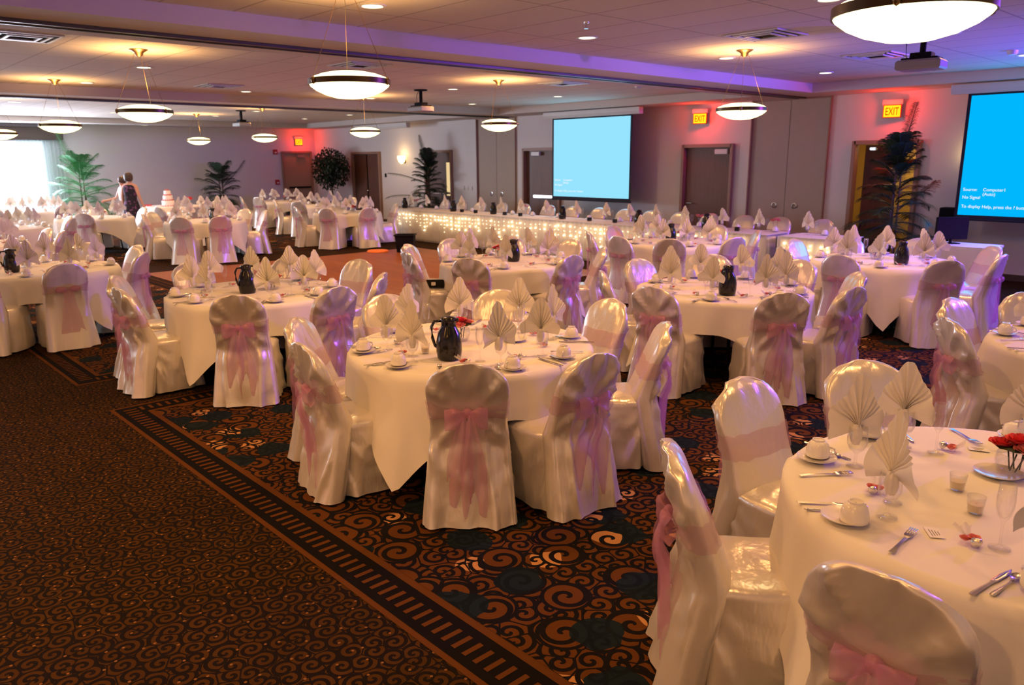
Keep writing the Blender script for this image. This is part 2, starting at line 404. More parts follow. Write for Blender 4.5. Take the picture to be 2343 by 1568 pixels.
# carpet inlays with their ladder borders
def inlay(xa, xb, ya, yb, z=.002):
    b = B(); L = lambda u0, u1, v0, v1, mi, zz: (setattr(b, 'cur', mi), b.quad((u0, v0, zz), (u1, v0, zz), (u1, v1, zz), (u0, v1, zz)))
    L(xa, xb, ya, yb, 0, z); L(xa+.03, xb-.03, ya+.03, yb-.03, 1, z+.001)
    L(xa+.225, xb-.225, ya+.225, yb-.225, 0, z+.002); L(xa+.265, xb-.265, ya+.265, yb-.265, 2, z+.003)
    p = .0685; zz = z+.0025
    n = int((xb-xa-.2)/p)
    for i in range(n):
        u = xa+.1+i*p
        L(u, u+.026, ya+.075, ya+.175, 0, zz); L(u, u+.026, yb-.175, yb-.075, 0, zz)
    n = int((yb-ya-.4)/p)
    for i in range(n):
        u = ya+.2+i*p
        L(xa+.075, xa+.175, u, u+.026, 0, zz); L(xb-.175, xb-.075, u, u+.026, 0, zz)
    o = b.obj('floor_inlay', [M['cbrown'], M['cblack'], M['inlay']], None, False); return struct(o)
inlay(-6.6, 1.2, 1.64, 10.9); inlay(-14.9, -7.57, 1.64, 4.42); inlay(-25.0, -16.0, 1.64, 12.6)
df = B().box((-11.7, 7.45, .009), (5.8, 5.9, .018)).obj('dance_floor', M['parquet'], None, False); struct(df)

# ------------------------------------------------------------------ doors, pockets, window
def door(idx, key, leaf_mat, ajar=False, closer=None, bar=False, lite=False, knob=None):
    a, b = DOORS[key]; r = empty('door_%d' % idx, ((a+b)/2, y1, 0)); struct(r); w = b-a
    f = B()
    for sx in (-1, 1): f.box((sx*(w/2+.0), -.0, DH/2), (.07, .16, DH))
    f.box((0, 0, DH-.03), (w, .16, .07)); f.obj('door_frame', M['frame'], r, False, .006)
    return r, w
r, w = door(1, 'a', None)
for sx in (-1, 1):
    l = B().box((sx*(w/4-.02), .03, 1.1), (w/2+.03, .045, 2.22)).obj('door_leaf', M['wooddoor'], r, False, .004)
B().ball((.05, -.03, 1.0), .03).obj('door_knob', M['steel'], r)
r, w = door(2, 'b', None)
B().box((0, .03, 1.1), (w+.02, .045, 2.22)).obj('door_leaf', M['wooddoor'], r, False, .004)
B().box((.42, -.002, 1.42), (.13, .03, .95)).obj('window_lite', emis('corridor_glow', (1, .72, .36), 1.0), r, False)
bb = B().box((.08, -.05, 1.02), (w-.35, .05, .06)); bb.obj('push_bar', M['steel'], r, False, .01)
B().box((-.3, -.03, 2.08), (.28, .07, .09)).obj('door_closer', M['white'], r, False, .01)
r, w = door(3, 'c', None)
B().box((.12, .035, 1.1), (w-.22, .045, 2.22)).obj('door_leaf', M['woodgrey'], r, False, .004)
B().box((-w/2+.12, .06, 1.1), (.26, .04, 2.24)).obj('side_panel', M['wooddoor'], r, False)
B().box((.15, -.04, 1.03), (w-.45, .05, .07)).obj('push_bar', M['steel'], r, False, .01)
B().box((-.18, -.05, 2.10), (.30, .08, .09)).obj('door_closer', M['white'], r, False, .01)
r, w = door(4, 'd', None)
B().box((0, .05, 1.1), (w+.02, .045, 2.22)).obj('door_leaf', M['woodgrey'], r, False, .004)
B().box((.34, -.03, 2.09), (.30, .08, .10)).obj('door_closer', M['white'], r, False, .01)
h = B(); h.tube([(-w/2+.14, .02, 1.02), (-w/2+.14, -.05, 1.02), (-w/2+.26, -.05, 1.02)], .012); h.obj('door_handle', M['steel'], r)
r, w = door(5, 'e', None)
# leaf swung open into the corridor
lf = B(); lf.box((.28, 0, 0), (.56, .045, 2.16)); L = lf.obj('door_leaf', M['wooddoor'], r, False, .004); L.location = (-w/2+.06, .30, 1.09); L.rotation_euler = (0, 0, math.radians(38))
B().box((-.22, -.02, 2.10), (.12, .05, .05)).obj('door_closer', M['steel'], r, False, .008)
B().ball((-.02, .60, 1.0), .03).obj('door_knob', M['steel'], r)
o = B().box((-14.0, y1+1.9, 1.5), (24, .1, 3.4)); o.box((-14.0, y1+1.0, 3.25), (24, 1.9, .1)); struct(o.obj('wall_light_block', M['wall'], None, False))  # unseen backing wall and lid, added to block sky light leaking round the doors
# corridor behind the open door
cb = B(); cb.box((-5.9, 16.1, 1.3), (3.2, .1, 2.8)); cb.box((-4.6, 15.4, 1.3), (.1, 2.0, 2.8)); cb.box((-7.45, 15.4, 1.3), (.1, 2.0, 2.8)); cb.box((-5.9, 15.4, 2.72), (3.2, 2.1, .08))
struct(cb.obj('wall_corridor', M['yellowlitwall'], None, False))
struct(B().box((-5.9, 15.45, -.05), (3.2, 2.1, .1)).obj('floor_corridor', M['field'], None, False))
lamp('corridor_light', 'AREA', (-5.6, 15.5, 2.6), 26, (1, .72, .35), .5, (-5.6, 15.5, 0))
# far left wall door
r = empty('door_6', (x0, 13.55, 0)); struct(r)
f = B(); [f.box((0, sy*.55, 1.15), (.16, .07, 2.3)) for sy in (-1, 1)]; f.box((0, 0, 2.27), (.16, 1.1, .07)); f.obj('door_frame', M['frame'], r, False, .006)
B().box((.0, 0, 1.14), (.05, 1.10, 2.30)).obj('door_leaf', M['beigedoor'], r, False, .004)
B().box((.06, .05, 1.05), (.05, .85, .06)).obj('push_bar', M['blackm'], r, False, .01)
B().box((.06, .15, 2.13), (.07, .30, .09)).obj('door_closer', M['grey'], r, False, .01)
# partition pockets: pairs of tall folding doors
for i, (a, b) in enumerate(POCK):
    r = empty('door_%d' % (7+i), ((a+b)/2, y1, 0)); struct(r); w = b-a
    for sx in (-1, 1):
        l = B().box((sx*(w/4), .03, zs/2-.01), (w/2-.008, .05, zs-.01)).obj('folding_panel', M['wallpanel'], r, False, .003)
        g = B(); g.lathe([(.055, 0), (.055, .012), (.042, .014), (.038, .004)], 20); g = g.obj('pull_ring', M['steel'], r); g.rotation_euler = (PI/2, 0, 0); g.location = (sx*.21, .002, 1.05)
    f = B(); [f.box((sx*(w/2-.006), .0, zs/2), (.02, .10, zs)) for sx in (-1, 1)]; f.box((0, .02, zs-.015), (w, .10, .03)); f.obj('door_frame', M['frame'], r, False)
# window wall at the far left: glazing, curtains and valance
r = empty('window_1', (x0, 3.45, 0)); struct(r)
f = B()
for y in (-2.25, -.75, .75, 2.25): f.box((-.06, y, 1.43), (.08, .06, 2.38))
for z in (.27, 2.60): f.box((-.06, 0, z), (.08, 4.55, .06))
f.obj('window_frame', M['white'], r, False)
B().box((-.07, 0, 1.43), (.01, 4.5, 2.3)).obj('window_pane', M['glass'], r, False)
r = empty('window_2', (-18, y0, 0)); struct(r)
f = B()
for x in (-5, -2.5, 0, 2.5, 5): f.box((x, -.06, 1.55), (.06, .08, 1.9))
for z in (.62, 2.48): f.box((0, -.06, z), (10, .08, .06))
f.obj('window_frame', M['white'], r, False); B().box((0, -.07, 1.55), (9.9, .01, 1.8)).obj('window_pane', M['glass'], r, False)
o = B().grid(lambda u, v: (x0+.14+.035*math.sin(v*70), 4.95+1.15*v, .03+2.57*u), 2, 120).obj('curtain', M['curtain'])
tag(o, 'white pleated curtain drawn aside by the bright far window', 'curtain')
o = B().box((x0+.12, 3.2, 2.78), (.24, 5.9, .36)).obj('valance', M['valance'], None, False, .01)
tag(o, 'dark brown box valance above the bright far window', 'valance')

# ------------------------------------------------------------------ ceiling fittings
def ordinal(i): return ['first', 'second', 'third', 'fourth', 'fifth', 'sixth', 'seventh', 'eighth', 'ninth', 'tenth', 'eleventh', 'twelfth', 'thirteenth', 'fourteenth', 'fifteenth', 'sixteenth', 'seventeenth', 'eighteenth', 'nineteenth', 'twentieth'][i]
bayname = {0: 'nearest ceiling bay', 1: 'middle ceiling bay', 2: 'farthest ceiling bay'}
dl = empty('downlight'); B().lathe([(.115, 0), (.115, -.006), (.09, -.010), (.085, 0)], 24).obj('trim_ring', M['white'], dl); B().lathe([(.086, -.004), (.002, -.005)], 24).obj('lamp_lens', M['bulb'], dl)
rows = {0: [(-5.82, 'left'), (-3.2, 'middle'), (-.6, 'right')], 1: [(-14.12, 'left'), (-11.42, 'middle')], 2: [(-21.95, 'left'), (-19.4, 'middle')]}
for bay, rr in rows.items():
    for x, rn in rr:
        for i, y in enumerate((-4.1, -1.5, 1.16, 3.81, 6.45, 9.1, 11.8)):
            lamp('downlight_glow', 'AREA', (x, y, zc-.03), DOWN_P*(.5 if x > -1 and y > 0 else 1)*(2.2 if y < 0 else 1.0 if y < 3 else 1)*((.25 if x > -7 else .6) if y > 11 else 1), WARM, .17, (x, y, 0), spread=math.radians(150))
            if in_view((x, y, zc), 10):
                o = place(dl, (x, y, zc), 0)
                tag(o, 'round recessed downlight, %s, %s row, %s from the head table end' % (bayname[bay], rn, ordinal(6-i)), 'downlight', 'recessed ceiling downlights')
for i, y in enumerate((5.9, 8.3)):
    o = dup(dl, (-25.35, y, zs)); tag(o, 'round recessed downlight in the far soffit, %s from the window' % ordinal(i), 'downlight', 'recessed ceiling downlights')
for x, y in ((-8.8, 6.45), (-8.8, 9.1), (-16.8, 6.5)):
    lamp('downlight_glow', 'AREA', (x, y, zc-.03), DOWN_P, WARM, .17, (x, y, 0), spread=math.radians(150))
# pendants
def make_pendant():
    r = empty('pendant_lamp'); R_ = .30
    B().lathe([(.003, -.115), (.10, -.108), (.18, -.086), (.245, -.056), (.285, -.026), (.295, -.012)], 40, cap0=True).obj('lower_bowl', M['bowl'], r, 'all')
    B().lathe([(.292, .022), (.27, .040), (.21, .062), (.13, .078), (.003, .086)], 40, cap1=True).obj('upper_dome', M['bowl'], r, 'all')
    B().lathe([(.290, -.014), (.302, -.016), (.302, .024), (.290, .026)], 40).obj('metal_band', M['band'], r)
    k = B()
    for a in (0, 2.094, 4.189):
        c, s = math.cos(a+.4), math.sin(a+.4)
        k.tube([(.305*c, .305*s, .02), (.04*c, .04*s, .66)], .0022, 5)
        k.ball((.304*c, .304*s, .004), .018, 8, 4, (1, 1, 1.5))
    k.obj('suspension_cable', M['brass'], r)
    B().lathe([(.004, .60), (.035, .615), (.05, .65), (.10, .678), (.10, .684)], 20, cap0=True).obj('ceiling_canopy', M['brass'], r)
    return r
pd = make_pendant(); PZ = 2.516
pnames = [((-1.35, 3.42), 'large glass bowl pendant at the top right, nearest the camera'), ((-5.27, 3.22), 'glass bowl pendant with bronze band left of centre, second largest'), ((-5.27, 8.62), 'glass bowl pendant hanging in front of the tall folding panels at right'),
          ((-9.7, 3.2), 'glass bowl pendant above the left aisle, third largest'), ((-9.74, 8.7), 'glass bowl pendant just left of the centre projection screen'), ((-13.9, 3.3), 'glass bowl pendant in front of the valance, second from the left edge'),
          ((-13.6, 8.6), 'glass bowl pendant hanging before the dark double door'), ((-18.2, 3.25), 'glass bowl pendant cut by the left edge of the photo'), ((-21.4, 8.35), 'smallest glass bowl pendant, before the far beige wall'), ((-18.1, 8.64), 'small glass bowl pendant just left of the far exit sign')]
for (x, y), lb in pnames:
    o = place(pd, (x, y, PZ), random.random()); tag(o, lb, 'pendant lamp', 'glass bowl pendants')
    lamp('pendant_uplight', 'SPOT', (x, y, PZ+.12), 90, (1, .50, .16), .12, (x, y, 5), math.radians(150), .8)
    lamp('pendant_downlight', 'SPOT', (x, y, PZ-.14), 10 if x > -2 else 30, WARM, .25, (x, y, 0), math.radians(160), .6)
# vents, sprinklers, detectors, access tiles
def make_vent():
    r = empty('ceiling_vent'); f = B()
    for k, s in enumerate((.30, .22, .14)):
        for sx in (-1, 1): f.box((sx*s, 0, -.008-.006*k), (.03, 2*s+.03, .012)); f.box((0, sx*s, -.008-.006*k), (2*s, .03, .012))
    f.obj('louver', M['white'], r, False); B().box((0, 0, -.003), (.56, .56, .004)).obj('duct_opening', M['blackm'], r, False); return r
vt = make_vent()
for x, y, lb in ((-4.5, 7.73, 'square louvered vent above the right pendant, nearest bay'), (-9.44, 2.0, 'square louvered vent at the upper left ceiling edge'), (-9.38, 5.9, 'square louvered vent above the large left centre pendant'), (-13.37, 5.64, 'square louvered vent between two left downlights'), (-9.45, 9.89, 'square louvered vent washed blue, before the centre screen'), (-4.46, 10.34, 'square louvered vent left of the near projector')):
    o = place(vt, (x, y, zc), 0); tag(o, lb, 'vent', 'ceiling air vents')
sp = empty('sprinkler_head'); k = B(); k.lathe([(.03, 0), (.028, -.012), (.008, -.016), (.008, -.05), (.022, -.055), (.022, -.06)], 12, cap1=True); k.obj('sprinkler_body', M['steel'], sp)
for i, (x, y, lb) in enumerate(((-5.2, 5.75, 'small pendent sprinkler head beside the nearest bay downlight'), (-8.6, 2.6, 'small sprinkler head on the upper left ceiling'), (-4.3, 10.9, 'small sprinkler head before the right soffit'), (-11.9, 7.0, 'small sprinkler head above the middle projector'))):
    o = place(sp, (x, y, zc), 0); tag(o, lb, 'sprinkler', 'ceiling sprinklers')
sd = empty('smoke_detector'); B().lathe([(.06, 0), (.06, -.03), (.045, -.05), (.002, -.052)], 20).obj('detector_body', M['white'], sd)
for x, y, lb in ((-3.19, 11.2, 'round smoke detector at the right, near the soffit'), (-8.9, 11.2, 'round smoke detector left of the centre screen housing')):
    o = place(sd, (x, y, zc), 0); tag(o, lb, 'smoke detector', 'smoke detectors')

# projectors on ceiling mounts
def make_projector():
    r = empty('ceiling_projector')
    B().lathe([(.12, 0), (.12, -.02), (.05, -.025)], 20, cap1=True).obj('ceiling_plate', M['blackm'], r)
    B().tube([(0, 0, -.02), (0, 0, -.24)], .03, 12).obj('mount_pole', M['blackm'], r)
    k = B(); k.box((0, 0, -.25), (.20, .16, .05)); k.box((0, 0, -.285), (.34, .24, .02)); k.obj('mount_bracket', M['blackm'], r, False, .006)
    hs = [(-.21, -.15), (-.21, .13), (-.15, .17), (.15, .17), (.21, .13), (.21, -.15)]
    b = B().loft([[(x*.9, y*.9, -.295) for x, y in hs], [(x, y, -.315) for x, y in hs], [(x, y, -.375) for x, y in hs], [(x*.93, y*.93, -.39) for x, y in hs]], True, True, True)
    pj = b.obj('projector_body', M['grey'], r, False)
    l = B().lathe([(.045, 0), (.045, .03), (.034, .034), (.003, .034)], 16).obj('lens', M['black'], pj); l.rotation_euler = (-PI/2, 0, 0); l.location = (.08, .165, -.345)
    B().tube([(-.09, .02, -.02), (-.17, .03, -.10), (-.16, .03, -.28)], .006, 6).obj('cable', M['blackm'], r); return r
pj = make_projector()
for x, y, lb in ((-3.27, 8.66, 'grey ceiling projector on a black pole mount, nearest, at right'), (-11.89, 8.73, 'white ceiling projector on a black mount, middle of the photo'), (-19.34, 8.66, 'small distant ceiling projector left of the far exit sign')):
    o = place(pj, (x, y, zc), 0); tag(o, lb, 'projector', 'ceiling projectors')
    if x > -5: o.rotation_euler.z = .1
lamp('projector_glow', 'SPOT', (-3.27, 8.85, 2.85), 60, (.1, .45, 1), .05, (-3.3, 13.6, 2.0), math.radians(35), .5)

# projection screens
def text(body, size, loc, parent, mat, name='caption_text', align='LEFT'):
    c = bpy.data.curves.new(name, 'FONT'); c.body = body; c.size = size; c.extrude = .001; c.align_x = align
    t = bpy.data.objects.new('tmp', c); me = bpy.data.meshes.new_from_object(t); bpy.data.objects.remove(t); me.name = name
    me.materials.clear(); me.materials.append(mat)
    o = bpy.data.objects.new(name, me); C.objects.link(o); o.parent = parent; o.location = loc; o.rotation_euler = (PI/2, 0, 0); return o
def screen(cx, y, w, zt, zb, mat, lb, show=True):
    r = empty('projection_screen', (cx, y, 0))
    h = B(); h.loft([[(sx*(w/2+.28), .06, zs-.16), (sx*(w/2+.28), -.06, zs-.16), (sx*(w/2+.28), -.085, zs-.10), (sx*(w/2+.28), -.085, zs-.02), (sx*(w/2+.28), .06, zs-.02)] for sx in (-1, 1)], True, True, True)
    h.obj('screen_housing', M['white'], r, False)
    if show:
        s = B().box((0, .004, (zt+zb)/2+.02), (w+.10, .006, zt-zb+.20)).obj('screen_fabric', M['screenborder'], r, False)
        B().box((0, -.001, (zt+zb)/2), (w, .004, zt-zb)).obj('projected_image', mat, r, False)
        B().tube([(-w/2-.06, 0, zb-.07), (w/2+.06, 0, zb-.07)], .018, 10).obj('bottom_bar', M['screenborder'], r)
        k = (zt-zb)/1.79*.066
        for t, dx, dz in (('Source:', .04, 5.6), ('Computer1', .32, 5.6), ('(Auto)', .32, 4.6), ('No Signal', .04, 3.8), ('To display Help, press the ? button', .04, 1.7)):
            text(t, k, (-w/2+dx, -.006, zb+dz*k), r, M['stext'])
    return tag(r, lb, 'projection screen', 'projection screens')
screen(-12.13, 13.6, 2.30, 2.86, 1.10, M['s1'], 'centre projection screen glowing pale cyan, behind the head table')
screen(-3.12, 13.6, 2.45, 2.86, 1.06, M['s2'], 'right projection screen glowing deep blue, cut by the photo edge')
screen(-20.6, 13.6, 2.3, 2.8, 1, None, 'rolled up projection screen housing above the far palm', False)
lamp('screen_glow', 'AREA', (-3.12, 13.5, 2.0), 45, (.05, .42, 1), 2.2, (-3.12, 5, 1.2), sy=1.6)
lamp('screen_glow', 'AREA', (-12.13, 13.5, 2.0), 24, (.35, .70, 1), 2.2, (-12.13, 5, 1.2), sy=1.6)

# exit signs
def exit_sign(loc, rz, lb):
    r = empty('exit_sign', loc, rz)
    B().box((0, .0, .0), (.29, .05, .22)).obj('sign_housing', M['red'], r, False, .006)
    B().box((0, -.027, 0), (.26, .006, .19)).obj('sign_face', M['exitface'], r, False)
    e_ = text('EXIT', .18, (0, -.032, -.064), r, M['exitletter'], 'sign_lettering', 'CENTER'); e_.scale = (.58, 1, 1)
    B().box((0, .0, .15), (.32, .09, .08)).obj('sign_mount', M['white'], r, False, .006)
    d = Vector((math.sin(rz), -math.cos(rz), 0)); p = Vector(loc)
    lamp('exit_glow', 'POINT', p+d*.22+Vector((0, 0, .03)), 16, (1, .03, .01), .05)
    return tag(r, lb, 'exit sign', 'lit exit signs')
exit_sign((-9.62, 14.18, 2.76), .35, 'lit red exit sign above the closed brown door, centre right')
exit_sign((-5.75, 14.18, 2.72), .25, 'lit red exit sign above the open doorway by the palm')
exit_sign((x0+.03, 13.66, 2.62), PI/2, 'small lit exit sign over the far beige door')
# sconces
for i, (x, lb) in enumerate(((-20.42, 'lit wall sconce left of the far palm'), (-4.42, 'lit wall sconce mostly hidden by the right screen'))):
    r = empty('wall_sconce', (x, y1, 2.0)); B().box((0, -.02, -.02), (.12, .04, .2)).obj('back_plate', M['brass'], r, False, .008)
    B().lathe([(.02, -.14), (.09, -.08), (.13, .03), (.12, .10)], 20, (0, -.12, 0), cap0=True).obj('glass_shade', M['sconceglass'], r)
    tag(r, lb, 'wall sconce', 'wall sconces'); lamp('sconce_glow', 'POINT', (x, y1-.3, 2.1), (10 if i == 0 else 1), (1, .6, .25), .08)
# wall plates and alarms
for i, x in enumerate((-17.55, -17.38, -17.2)):
    o = B().box((x, y1-.008, 1.18), (.07, .014, .115)).obj('wall_switch', M['white'], None, False, .003); tag(o, 'white switch plate left of the folding panels, %s of three' % ordinal(i), 'switch', 'switch plates')
for z, lb in ((2.28, 'red fire alarm strobe, the upper one, left of the far door'), (1.25, 'red fire alarm pull station, the lower one, left of the far door')):
    r = empty('fire_alarm', (x0, 12.75, z)); B().box((.03, 0, 0), (.06, .15, .17)).obj('alarm_body', M['red'], r, False, .008); B().box((.065, 0, -.02), (.02, .07, .05)).obj('alarm_lens', M['white'], r, False, .004); tag(r, lb, 'fire alarm')
o = B().box((-21.5, y1-.01, 1.5), (.08, .02, .12)).obj('thermostat', M['blackm'], None, False, .003); tag(o, 'small dark thermostat beside the dark double door', 'thermostat')

# ------------------------------------------------------------------ covered chairs
def yb(z):
    return .21*(.935-z) if z > .47 else .098-.10*(.47-z)/.47
def wb(z):
    if z > .74:
        t = min(1, (z-.74)/.195); return .222*(1-t**2.6)**.5
    if z > .45: return .222-.012*math.sin((.74-z)/.29*PI)
    return .222+.040*(.45-z)/.45
def make_chair(seed, hi=True):
    r = empty('covered_chair'); n = 96 if hi else 24
    zs_ = [0.012, .04, .08, .12, .16, .20, .24, .28, .32, .36, .40, .44, .47, .50, .53, .56, .59, .62, .65, .68, .71, .74, .77, .80, .83, .86, .885, .905, .92, .930, .9345] if hi else [.012, .2, .45, .6, .74, .82, .88, .915, .932]
    def loop(z, off=0):
        w = max(.004, wb(z))+off; t = .062+.10*max(0, min(1, (.90-z)/.43))
        if z > .86: t *= max(.12, (1-((z-.86)/.078)**2))**.5
        t += 2*off; yc = yb(z)+t/2-off; L = []
        for j in range(n):
            a = 2*PI*j/n; ca, sa = math.cos(a), math.sin(a)
            x = w*math.copysign(abs(ca)**.62, ca); y = yc+t/2*math.copysign(abs(sa)**.62, sa)
            L.append([x, y, z])
        return L
    def wrinkle(p, amp=1):
        x, y, z = p
        back = y < yb(z)+.03
        d = 0
        if back:
            dx, dz = x, z-.665; rr = math.hypot(dx, dz); an = math.atan2(dx, dz)
            k = math.exp(-((rr-.14)/.10)**2)
            q = (an*1.45+seed*.37+.5*N((an, seed, 0), 1.2, seed)) % 1; k2 = math.exp(-((rr-.17)/.12)**2)
            d += .023*math.exp(-((q-.5)/.13)**2)*k2*min(1, rr/.06)
            if z < .66:
                q = (x*6.5+.9*N((x, z*.5, seed), 2.5, seed)+.25*(.66-z)*math.copysign(1, x)+seed*.3) % 1
                d += .026*math.exp(-((q-.5)/.14)**2)*min(1, (.66-z)/.25)
                q = (z*5.5-abs(x)*4+.8*N((x, z, seed), 3, seed+2)) % 1
                d += .009*math.exp(-((q-.5)/.15)**2)*math.exp(-((z-.32)/.2)**2)
            d += .016*N((x*1.8, seed, z), 3.5, seed)
        else: d += .006*N((x*2, y, z), 5, seed+3)
        if z < .45: d += .014*math.sin(x*34+seed)*(.45-z)/.45*.6 + .010*N((x, y, z*.4), 8, seed)
        if z > .80: d += .005*math.sin(x*60+seed*3)
        return d*amp
    loops = []
    for z in zs_:
        L = loop(z)
        for p in L:
            yc = yb(z)+.035; s = wrinkle(p)
            p[1] += -s if p[1] < yc else s*.6
            p[0] += .3*s*(1 if p[0] > 0 else -1)
            if z < .02: p[2] += .008*N((p[0], 0, 0), 6, seed)+.006
        loops.append(L)
    B().loft(loops, True, False, True).obj('backrest_cover', M['satin'], r, 'all')
    # seat cushion and skirt in one drape
    ns = 96 if hi else 24; loops = []
    def sl(s, z, fl=0):
        L = []; cx, cy, hx, hy = 0, .36, .222+fl, .215+fl
        for j in range(ns):
            a = 2*PI*j/ns; ca, sa = math.cos(a), math.sin(a); e = .38
            wx = hx*(1+.03*sa)
            L.append([cx+s*wx*math.copysign(abs(ca)**e, ca), cy+s*hy*math.copysign(abs(sa)**e, sa), z])
        return L
    for s, z in ((.02, .495), (.3, .494), (.55, .490), (.75, .484), (.88, .476), (.95, .466), (1, .452)):
        L = sl(s, z)
        for p in L: p[2] += .006*N(p, 7, seed+5)*(1 if s < .95 else .4)
        loops.append(L)
    for z in ((.43, .40, .37, .34, .31, .28, .25, .22, .19, .16, .13, .10, .07, .04, .014) if hi else (.3, .15, .014)):
        L = sl(1, z, .018*(.45-z)/.45)
        for p in L:
            q = (.45-z)/.45; a = math.atan2(p[1]-.36, p[0])
            corner = abs(math.sin(2*a))**3
            s = .012*q*math.sin(13*a+seed*1.7)*(.4+corner)+.011*N((p[0], p[1], z*.5), 9, seed+8)*min(1, q*2.5) - .006*corner
            p[0] += s*math.cos(a); p[1] += s*math.sin(a)
            cnr = math.hypot(abs(p[0])-.22, p[1]-.14); q2 = (math.atan2(.46-z, p[1]-.10)*2.3+seed*.4) % 1
            s2 = .016*math.exp(-((q2-.5)/.16)**2)*min(1, q*3)*(1 if abs(p[0]) > .18 else .2)
            p[0] += math.copysign(s2, p[0])
            if z < .02: p[2] += .012+.010*N((p[0], p[1], 0), 5, seed)
        loops.append(L)
    B().loft(loops, True, True, False).obj('seat_cover', M['satin'], r, 'all')
    # organza sash around the backrest
    b = B()
    def band(u, v):
        a = 2*PI*u; ca, sa = math.cos(a), math.sin(a)
        back = max(0, -sa)*(1-abs(ca)**1.2) if sa < 0 else 0
        hh = .055*(1-.62*back)+.004*math.sin(a*11+seed); z = .662-.01*back+(v-.5)*2*hh
        w = wb(z)+.007; t = .062+.10*(.90-z)/.43+.016; yc = yb(z)+t/2-.008
        y = yc+t/2*math.copysign(abs(sa)**.62, sa)
        rip = .004*math.sin(v*14+a*5+seed)
        return (w*math.copysign(abs(ca)**.62, ca), y+(rip if sa > 0 else -rip-.004), z)
    b.grid(band, 48 if hi else 16, 6 if hi else 2)
    s = b.obj('sash', M['band_sash'], r, 'all')
    ky = yb(.662)-.022
    if not hi:
        k = B()
        for sx in (-1, 1):
            k.ball((sx*.065, ky-.01, .655), .05, 8, 5, (1.15, .5, .7))
            k.grid(lambda u, v, sx=sx: (sx*(.02+.04*u)+(v-.5)*(.04+.08*u), ky-.012-.01*math.sin(v*7), .65-.46*u), 5, 3)
        k.obj('bow', M['sash'], s, 'all')
        return freeze(r)
    B().ball((0, ky-.006, .66), .028, 12, 8, (1, .8, 1.05)).obj('knot', M['sash'], s, 'all')
    for sx in (-1, 1):
        ang = .10+.25*noise.random(); ln = .105+.025*noise.random()
        def lobe(u, v, sx=sx, ang=ang, ln=ln):
            a = 2*PI*v; rr = .009+.044*math.sin(min(1, u*1.15)*PI*.62)**1.3
            rr *= 1+.14*math.sin(a*4+seed+u*5); d = u*ln
            return (sx*d*math.cos(ang), ky-.010+.42*rr*math.sin(a)-.018*math.sin(u*PI), .66-d*math.sin(ang)+rr*math.cos(a)*1.05)
        B().grid(lobe, 12, 18).obj('bow_loop', M['sash'], s, 'all')
        tl = (.53+.05*noise.random()) if sx > 0 else (.45+.10*noise.random()); dx = sx*(.012+.022*noise.random())
        def tail(u, v, sx=sx, tl=tl, dx=dx):
            w = .018+.135*min(1, u*2.0)**.8
            x = dx*(1+1.2*u)+(v-.5)*w*(1-.1*u); z = .655-tl*u-.03*u*abs(v-.5)*2*sx
            y = ky-.014-.030*math.sin(min(1, u*2.5)*PI)-.022*math.sin(v*9+sx+u*3+seed)*min(1, u*3)+.02*u-.006*(sx+1)
            return (x, y, z)
        B().grid(tail, 18, 12).obj('sash_tail', M['sash'], s, 'all')
    return freeze(r)
CH_HI = [make_chair(s) for s in (1, 2, 3, 4)]
CH_LO = [make_chair(s, False) for s in (5, 6)]

# ------------------------------------------------------------------ tables
TABLES = {  # name: centre, corner angle (deg), chairs as (angle, radius), phrase
 'T1': ((-.65, 3.05), -114, [(-139, 1.26), (173, 1.25), (137, 1.33), (-91, 1.19)], 'nearest right-hand round table'),
 'T2': ((-3.86, 3.18), -68, [], 'centre foreground round table'),
 'T3': ((-6.95, 3.12), -62, [], 'left foreground round table'),
 'T4': ((-10.25, 2.05), -65, [], 'round table at left edge'),
 'T5': ((-3.95, 6.33), -112, [], 'second-row table right of centre'),
 'T6': ((-6.92, 6.28), -62, [], 'round table behind the centre one'),
 'T7': ((-3.75, 9.42), -65, [], 'round table by the right palm'),
 'T8': ((-6.8, 9.55), -60, [], 'round table before the lit skirt'),
 'T9': ((-.85, 6.15), -160, [(-139, 1.15), (176, 1.13), (138, 1.1)], 'round table cut by right edge'),
 'T10': ((-16.35, 6.35), -63, [], 'round table left of dance floor'),
 'T11': ((-19.6, 7.6), -60, [(-80, 1.2), (-30, 1.2), (15, 1.2)], 'table before the cake'),
 'T12': ((-19.7, 10.9), -60, [], 'far table before the ficus'),
 'T13': ((-22.9, 11.3), -50, [(-110, 1.2), (-60, 1.2)], 'farthest table by beige door'),
 'T14': ((-16.45, 9.8), -65, [], 'round table at head table end'),
 'T15': ((-19.2, 5.0), -60, [], 'greyish table behind left chairs'),
 'T16': ((-14.2, 1.9), -60, [], 'second table along left edge'),
 'T17': ((-17.4, 2.9), -60, [], 'third table along left edge'),
 'T18': ((-23.3, 4.7), -60, [(20, 1.2), (70, 1.2), (-60, 1.2)], 'table by the bright window'),
}
